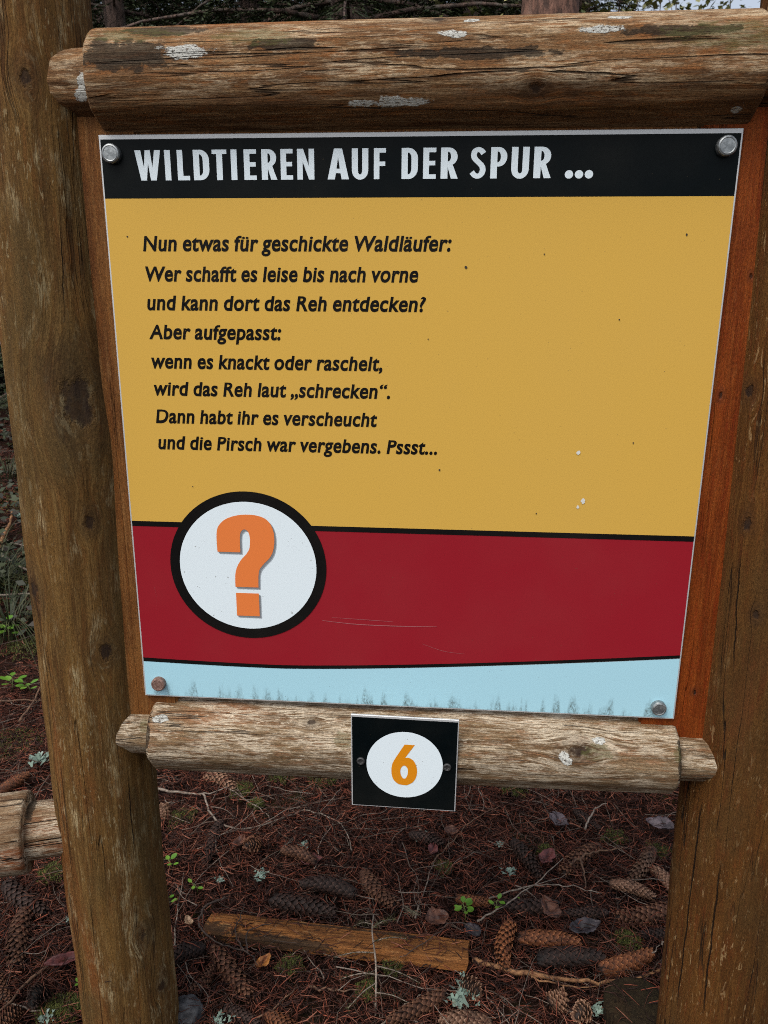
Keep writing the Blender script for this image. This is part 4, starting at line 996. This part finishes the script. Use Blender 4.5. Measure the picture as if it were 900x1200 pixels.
sprout(231, 1047, 0.028, 3, 0.013, 'thin green sprout with two narrow leaves left of centre', 4)
sprout(195, 1065, 0.022, 4, 0.012, 'tiny green sprout touching the knotted post below the lobed one', 5)
sprout(13, 812, 0.05, 7, 0.028, 'light green clover like plant far left behind the knotted post', 6)
sprout(36, 815, 0.045, 5, 0.022, 'smaller clover like plant just left of the knotted post', 7)
sprout(10, 752, 0.07, 7, 0.03, 'dark green leafy plant at the left border below the grass', 8)
sprout(96, 1160, 0.02, 3, 0.010, 'tiny sprout at the foot of the knotted post on its left', 9)
sprout(610, 1062, 0.02, 3, 0.008, 'tiny green shoot at the black cone', 10)

# --- spruce seedling and a fan of needles
M_SN = island_mat('seedling_needles', [(0.030, 0.042, 0.014, 1), (0.060, 0.066, 0.026, 1), (0.085, 0.075, 0.035, 1)], 0.6)
def seedling():
    rr = random.Random(3); base = gpt(440, 1186); e = empty('spruce_seedling', base, 'little dull green spruce seedling in front of the plank', 'seedling')
    V = []; F = []; NV = []; NF = []
    tip = gpt(438, 1072, 0.045) - base
    main = [Vector((0, 0, -0.01)), tip * 0.35 + Vector((0.002, 0, 0.022)), tip * 0.7 + Vector((-0.004, 0, 0.022)), tip]
    main = spline(main, 6); tube(V, F, main, [.0022 * (1 - .5 * i / (len(main) - 1)) for i in range(len(main))], 6)
    br = [(5, gpt(398, 1148, .03) - base), (6, gpt(492, 1152, .03) - base), (10, gpt(476, 1100, .05) - base), (8, gpt(392, 1122, .035) - base), (13, gpt(462, 1078, .05) - base), (14, gpt(415, 1085, .05) - base), (3, gpt(480, 1176, .02) - base), (4, gpt(408, 1182, .02) - base)]
    for k, end in br:
        s = main[k]; pts = spline([s, (s + end) * .5 + Vector((0, 0, .006)), end], 6); tube(V, F, pts, [.0013 * (1 - .5 * i / (len(pts) - 1)) for i in range(len(pts))], 5)
        for i in range(90):
            t = rr.random(); q = pts[min(len(pts) - 2, int(t * (len(pts) - 1)))].lerp(pts[min(len(pts) - 1, int(t * (len(pts) - 1)) + 1)], rr.random())
            d = (end - s).normalized(); n_ = d.orthogonal(); n_.rotate(Matrix.Rotation(rr.uniform(0, 6.28), 3, d)); v = (d * .6 + n_).normalized() * rr.uniform(.007, .012); u = v.cross(d).normalized() * .0006
            b = len(NV); NV += [q - u, q + u, q + v + u * .3, q + v - u * .3]; NF.append((b, b + 1, b + 2, b + 3))
    link('stem', pymesh('stem', V, F), TG, e, None, True); link('needles', pymesh('needles', NV, NF), M_SN, e)
seedling()
def fan(px, py, lab, seed):
    rr = random.Random(seed); V = []; F = []
    for i in range(34):
        a = R(250) + R(200) * (rr.random() - .5); v = Vector((math.cos(a), math.sin(a) * .9, rr.uniform(.1, .7))).normalized() * rr.uniform(.016, .024); u = Vector((-v.y, v.x, 0)).normalized() * .0006
        b = len(V); V += [-u, u, v + u * .4, v - u * .4]; F.append((b, b + 1, b + 2, b + 3))
    tag(link('needle_tuft', pymesh('needle_tuft', V, F), M_FAN, None, gpt(px, py, .035)), lab, 'needle tuft')
M_FAN = island_mat('fan_needles', [(0.10, 0.10, 0.06, 1), (0.20, 0.17, 0.11, 1)], 0.7)
fan(484, 1068, 'pale fan shaped tuft of pine needles at the upper right of the plank', 6)

# --- needles that fell on top of cones, leaves and plank, and low undergrowth at the left
def top_needles(n, seed):
    g = np.random.default_rng(seed); bpy.context.view_layer.update(); dg = bpy.context.evaluated_depsgraph_get(); V = []; F = []
    for i in range(n):
        x, y = g.uniform(-1.05, 0.75), g.uniform(-0.1, 0.95)
        ok, hit, nrm, *_ = S.ray_cast(dg, Vector((x, y, 0.30)), Vector((0, 0, -1)))
        if not ok or hit.z > 0.2: continue
        a = g.uniform(0, 6.28); L = g.uniform(.018, .042); d = Vector((math.cos(a), math.sin(a), g.normal(0, .12))); d = (d - nrm * d.dot(nrm) * .8).normalized()
        side = d.cross(nrm).normalized(); up = side.cross(d); bnd = g.normal(0, .10) * L; c = hit + nrm * .0016; r = .00085 * g.uniform(.7, 1.3); b = len(V)
        for t, q in ((-.5, .8), (0, 1), (.5, .45)):
            o = c + d * L * t + side * bnd * (1 - 4 * t * t) + up * .003 * (1 - 4 * t * t)
            for k in (0, 2.094, 4.189): V.append(tuple(o + (side * math.cos(k) + up * math.sin(k)) * r * q))
        for j in range(2):
            for k in range(3): F.append((b + j * 3 + k, b + j * 3 + (k + 1) % 3, b + j * 3 + 3 + (k + 1) % 3, b + j * 3 + 3 + k))
    return npmesh('needle_litter', np.array(V), np.array(F))
tag(link('needle_litter', top_needles(5200, 9), M_NEED), 'loose reddish needles fallen over the cones, leaves and plank', 'needle litter', kind='stuff')
M_UND = island_mat('undergrowth_green', [(0.006, 0.010, 0.003, 1), (0.014, 0.022, 0.007, 1), (0.028, 0.038, 0.011, 1), (0.010, 0.011, 0.005, 1), (0.025, 0.015, 0.008, 1)], 0.6)
def undergrowth(n, seed):
    rr = random.Random(seed); V = []; F = []
    for i in range(n):
        y = rr.uniform(1.5, 8.0); x = rr.uniform(-7.5, -0.75 - .45 * y * .6)
        if mn.noise(Vector((x * 1.3, y * 1.3, 5))) < -.12: continue
        h = rr.uniform(.05, .30); z = H(x, y)
        for k in range(7):
            a = rr.uniform(0, 6.28); d = Vector((math.cos(a), math.sin(a), rr.uniform(-.5, .6))).normalized(); u = d.orthogonal().normalized(); l = rr.uniform(.012, .030); c = Vector((x + rr.gauss(0, .05), y + rr.gauss(0, .05), z + h * rr.random())); b = len(V)
            V += [c - d * l, c + u * l * .5, c + d * l, c - u * l * .5]; F.append((b, b + 1, b + 2, b + 3))
    return pymesh('undergrowth', V, F)
tag(link('undergrowth', undergrowth(3600, 2), M_UND), 'dark low undergrowth on the rising ground left of the knotted post', 'undergrowth', kind='stuff')

# --- grass tufts behind the left post
M_GRS = island_mat('grass_green', [(0.010, 0.016, 0.006, 1), (0.026, 0.036, 0.012, 1), (0.060, 0.060, 0.026, 1), (0.018, 0.027, 0.009, 1)], 0.6)
def grass(px, py, h, n, spread, lab, seed):
    rr = random.Random(seed); V = []; F = []; base = gpt(px, py)
    for i in range(n):
        a = rr.uniform(0, 6.28); q = spread * rr.random() ** .7 * .5; p = Vector((q * math.cos(a), q * math.sin(a), -.02)); d = Vector((math.cos(a), math.sin(a), 0)); l = h * rr.uniform(.5, 1.1); out = rr.uniform(.7, 1.7); w_ = .0035 * rr.uniform(.6, 1.2); u = Vector((-math.sin(a), math.cos(a), 0)) * w_
        b = len(V); m = 6
        for k in range(m + 1):
            t = k / m; c = p + d * l * out * t * t * .8 + Vector((0, 0, l * (t - .55 * out * t * t))); V += [c - u * (1 - t * .92), c + u * (1 - t * .92)]
        for k in range(m): F.append((b + 2 * k, b + 2 * k + 1, b + 2 * k + 3, b + 2 * k + 2))
    tag(link('grass_tuft', pymesh('grass_tuft', V, F), M_GRS, None, base), lab, 'grass tuft', 'grass tufts behind the frame')
grass(12, 735, 0.36, 170, 0.25, 'arching dark grass tuft left of the knotted post at mid height', 1)
grass(-10, 690, 0.40, 150, 0.30, 'grass tuft cut by the left border', 2)
grass(25, 660, 0.28, 120, 0.25, 'grass tuft peeping out right behind the knotted post', 3)
grass(10, 560, 0.3, 120, 0.35, 'far small grass tuft on the rising ground at the left', 4)

# ------------------------------------------------------------------ trees
def bark_mat(name, a, b, c_):
    k = NT(name); co = k.coords(); n1 = k.noise(k.map(co, (26, 26, 9)), 1, 5, 0.65, .4); n2 = k.noise(k.map(co, (6, 6, 3)), 1, 3)
    c = k.mix(k.ss(n1, .36, .64), a, b); c = k.mix(k.math('MULTIPLY', k.ss(n2, .5, .68), .6), c, c_); k.base(c); k.rough(.9); k.bump(n1, .02); return k.m
M_BARK = bark_mat('spruce_bark', (0.035, 0.022, 0.017, 1), (0.135, 0.085, 0.065, 1), (0.15, 0.14, 0.12, 1))
M_TRUNK2 = bark_mat('pine_bark', (0.05, 0.026, 0.018, 1), (0.19, 0.095, 0.065, 1), (0.22, 0.13, 0.095, 1))
M_FOL = island_mat('spruce_foliage', [(0.012, 0.022, 0.009, 1), (0.030, 0.045, 0.016, 1), (0.050, 0.064, 0.024, 1), (0.020, 0.032, 0.012, 1)], 0.6)
def trunk_mesh(h, r, seed):
    V = []; F = []; n = 28; m = int(h * 6)
    for j in range(m + 1):
        z = h * j / m; q = r * (1 - z / h * .93) * (1 + .35 * math.exp(-z * 4))
        for i in range(n):
            a = 6.2832 * i / n; k = 1 + .07 * fbm(Vector((math.cos(a) * 2 + seed, math.sin(a) * 2, z * 1.2)), 3); V.append((q * k * math.cos(a) + .06 * mn.noise(Vector((z * .3, seed, 0))), q * k * math.sin(a), z - .25))
    for j in range(m):
        for i in range(n): F.append((j * n + i, j * n + (i + 1) % n, (j + 1) * n + (i + 1) % n, (j + 1) * n + i))
    return pymesh('trunk', V, F)
def crown_mesh(h, z0, reach, seed, per=6, dens=1.0):
    g = random.Random(seed); quads = []; BV = []; BF = []
    z = z0
    while z < h - .2:
        k = per if z < h * .8 else 4
        for i in range(k):
            a = g.uniform(0, 6.28); L = max(.2, reach * (1 - (z - z0 * .5) / h) ** .8 * g.uniform(.65, 1.1)); dr = g.uniform(.18, .5)
            u = Vector((math.cos(a), math.sin(a), 0)); s = Vector((-math.sin(a), math.cos(a), 0))
            pts = [u * (L * t) + Vector((0, 0, z + L * (.12 * t - dr * t * t))) for t in (0, .25, .5, .75, 1)]
            tube(BV, BF, pts, [.018 * (L / 1.8) * (1 - .8 * t) + .002 for t in (0, .25, .5, .75, 1)], 4, False)
            nt = int(L * 24 * dens)
            for q in range(nt):
                t = .12 + .88 * (q + g.random()) / nt; sd = g.choice((-1, 1)); o = pts[min(3, int(t * 4))].lerp(pts[min(4, int(t * 4) + 1)], t * 4 - min(3, int(t * 4)))
                l = (.16 + .34 * L * (1 - t) * .8) * g.uniform(.5, 1.15); d = (u * g.uniform(.4, .9) + s * sd * g.uniform(.4, 1) + Vector((0, 0, g.uniform(-.75, -.05)))).normalized(); sd2 = d.cross(Vector((0, 0, 1))).normalized()
                m = max(3, int(l / .035))
                for w_ in range(m):
                    f = w_ / m; c = o + d * l * f + Vector((0, 0, -.25 * l * f * f))
                    for e in (-1, 1):
                        v = (d * .9 + sd2 * e * g.uniform(.5, 1.1) + Vector((0, 0, g.uniform(-.3, .35)))).normalized() * g.uniform(.035, .07); ww = v.cross(Vector((g.uniform(-1, 1), g.uniform(-1, 1), 1))).normalized() * .0065
                        quads.append((c - ww, c + v * .5 + ww * 1.2 - ww * .2, c + v, c + v * .5 - ww))
        z += g.uniform(.16, .30)
    V = np.array([[tuple(p) for p in q] for q in quads]).reshape(-1, 3); F = np.arange(len(V)).reshape(-1, 4)
    nq = len(F); V = np.concatenate([V, np.array([tuple(p) for p in BV])]); F = np.concatenate([F, np.array(BF) + 4 * nq])
    me = npmesh('crown', V, F); me.materials.append(M_FOL); me.materials.append(M_BARK)
    me.polygons.foreach_set('material_index', [0] * nq + [1] * (len(me.polygons) - nq)); return me
PROT = {}
def spruce(var, x, y, rot, sc_, lab):
    if var not in PROT:
        h, z0, reach, r = [(8.0, .5, 1.9, .13), (10.0, 1.4, 2.2, .19)][var]
        cm = crown_mesh(h, z0, reach, var + 5, 6 if var == 0 else 5); PROT[var] = (trunk_mesh(h, r, var), cm)
        PROT[var][0].materials.append(M_BARK)
        for p in PROT[var][0].polygons: p.use_smooth = True
    e = empty('spruce_tree', (x, y, H(x, y)), lab, 'spruce', 'spruces of the forest behind the frame'); e.rotation_euler = (0, 0, rot); e.scale = (sc_,) * 3
    t_, c_ = PROT[var]
    link('trunk', t_, None, e); link('crown', c_, None, e)
spruce(0, -2.6, 5.6, 0.3, 1.0, 'dark spruce seen above the left end of the upper crossbar')
spruce(1, -0.7, 5.2, 1.3, 1.0, 'dark spruce seen above the middle left of the upper crossbar')
spruce(0, -4.6, 6.4, 2.2, 1.1, 'bushy spruce at the left border behind the knotted post')
spruce(1, -6.5, 9.5, 4.0, 1.1, 'far tall spruce at the left behind the bushy one')
spruce(0, 0.6, 7.2, 5.2, 1.0, 'dark spruce standing left of the reddish trunk')
spruce(0, -1.6, 9.0, 0.9, 1.2, 'far spruce in the dark gap of the upper left')
for (v_, x, y, rt, sc_, lab) in [(0, -1.9, 7.2, 1.1, 1.15, 'dark spruce filling the gap left of the middle above the upper crossbar'), (0, -3.6, 8.0, 2.6, 1.2, 'dense spruce behind the corner of the knotted post and the upper crossbar'), (0, -0.3, 8.6, 3.9, 1.25, 'far dense spruce behind the middle of the upper crossbar'),
        (0, -5.4, 7.6, 0.2, 1.2, 'dense spruce far behind the left border'), (0, 0.2, 5.9, 4.4, 0.95, 'dark spruce just left of the reddish trunk'), (0, 1.5, 8.8, 1.9, 1.0, 'spruce just right of the reddish trunk'), (0, -2.9, 4.3, 5.0, 0.17, 'knee high young spruce left of the knotted post'), (0, -4.6, 5.4, 2.0, 0.22, 'young spruce on the rising ground at the left border')]:
    spruce(v_, x, y, rt, sc_, lab)
for i, (x, y) in enumerate([(-9, 13), (-6.5, 12), (-4.6, 11), (-3, 13.5), (-1.2, 11.5), (-7.8, 16), (-5.2, 15), (-2.2, 16.5), (0.4, 12.5), (-0.2, 16)]):
    spruce(0, x, y, i * 1.7, 1.2, 'distant dark spruce on the slope far behind the upper crossbar')
def pine(x, y, h, r, lab):
    e = empty('pine_tree', (x, y, H(x, y)), lab, 'pine'); link('trunk', trunk_mesh(h, r, 9), M_TRUNK2, e, None, True)
    link('crown', crown_mesh(h, h * .55, 2.2, 77, 4, .8), None, e)
d = ray(646, 5); k_ = (4.6 - CAM.y) / d.y; p = CAM + d * k_
pine(p.x, p.y, 9.0, 0.27, 'thick reddish brown tree trunk right behind the upper crossbar')
# pale broadleaf bush in the bright gap at the upper right
M_BUSH = island_mat('young_leaves', [(0.14, 0.16, 0.05, 1), (0.28, 0.29, 0.10, 1), (0.42, 0.40, 0.19, 1), (0.10, 0.12, 0.04, 1)], 0.6)
def bush(x, y, h, w_, n, lab, seed):
    g = np.random.default_rng(seed); rr = random.Random(seed); V = []; F = []; tips = []
    for i in range(16):
        a = rr.uniform(0, 6.28); pts = [Vector((0, 0, -.1))]; d = Vector((math.cos(a) * .5, math.sin(a) * .5, 1)).normalized()
        for k in range(8): d = (d + Vector((rr.gauss(0, .16), rr.gauss(0, .16), .05))).normalized(); pts.append(pts[-1] + d * h / 8 * rr.uniform(.8, 1.2)); tips.append(pts[-1])
        tube(V, F, pts, [.02 * (1 - .85 * k / 8) for k in range(9)], 5)
    e = empty('broadleaf_bush', (x, y, H(x, y)), lab, 'bush'); link('stems', pymesh('stems', V, F), M_BARK, e, None, True)
    T = np.array([tuple(t) for t in tips[2:] if t.z > .5]); c = T[g.integers(0, len(T), n)] + g.normal(0, w_ * .16, (n, 3)); a = g.uniform(0, 6.28, n); e_ = g.uniform(-.9, .9, n)
    d = np.stack([np.cos(a) * np.cos(e_), np.sin(a) * np.cos(e_), np.sin(e_)], 1); u = np.stack([-np.sin(a), np.cos(a), g.uniform(-.6, .6, n)], 1); l = g.uniform(.025, .05, n)[:, None]
    Q = np.stack([c - d * l, c + u * l * .55, c + d * l, c - u * l * .55], 1).reshape(-1, 3); link('leaves', npmesh('leaves', Q, np.arange(4 * n).reshape(-1, 4)), M_BUSH, e)
bush(2.2, 6.6, 4.6, 1.9, 9000, 'pale young leafed bush in the bright gap at the upper right', 4)
bush(3.6, 9.5, 5.0, 2.2, 9000, 'farther pale bush glimpsed at the right end of the upper crossbar', 5)
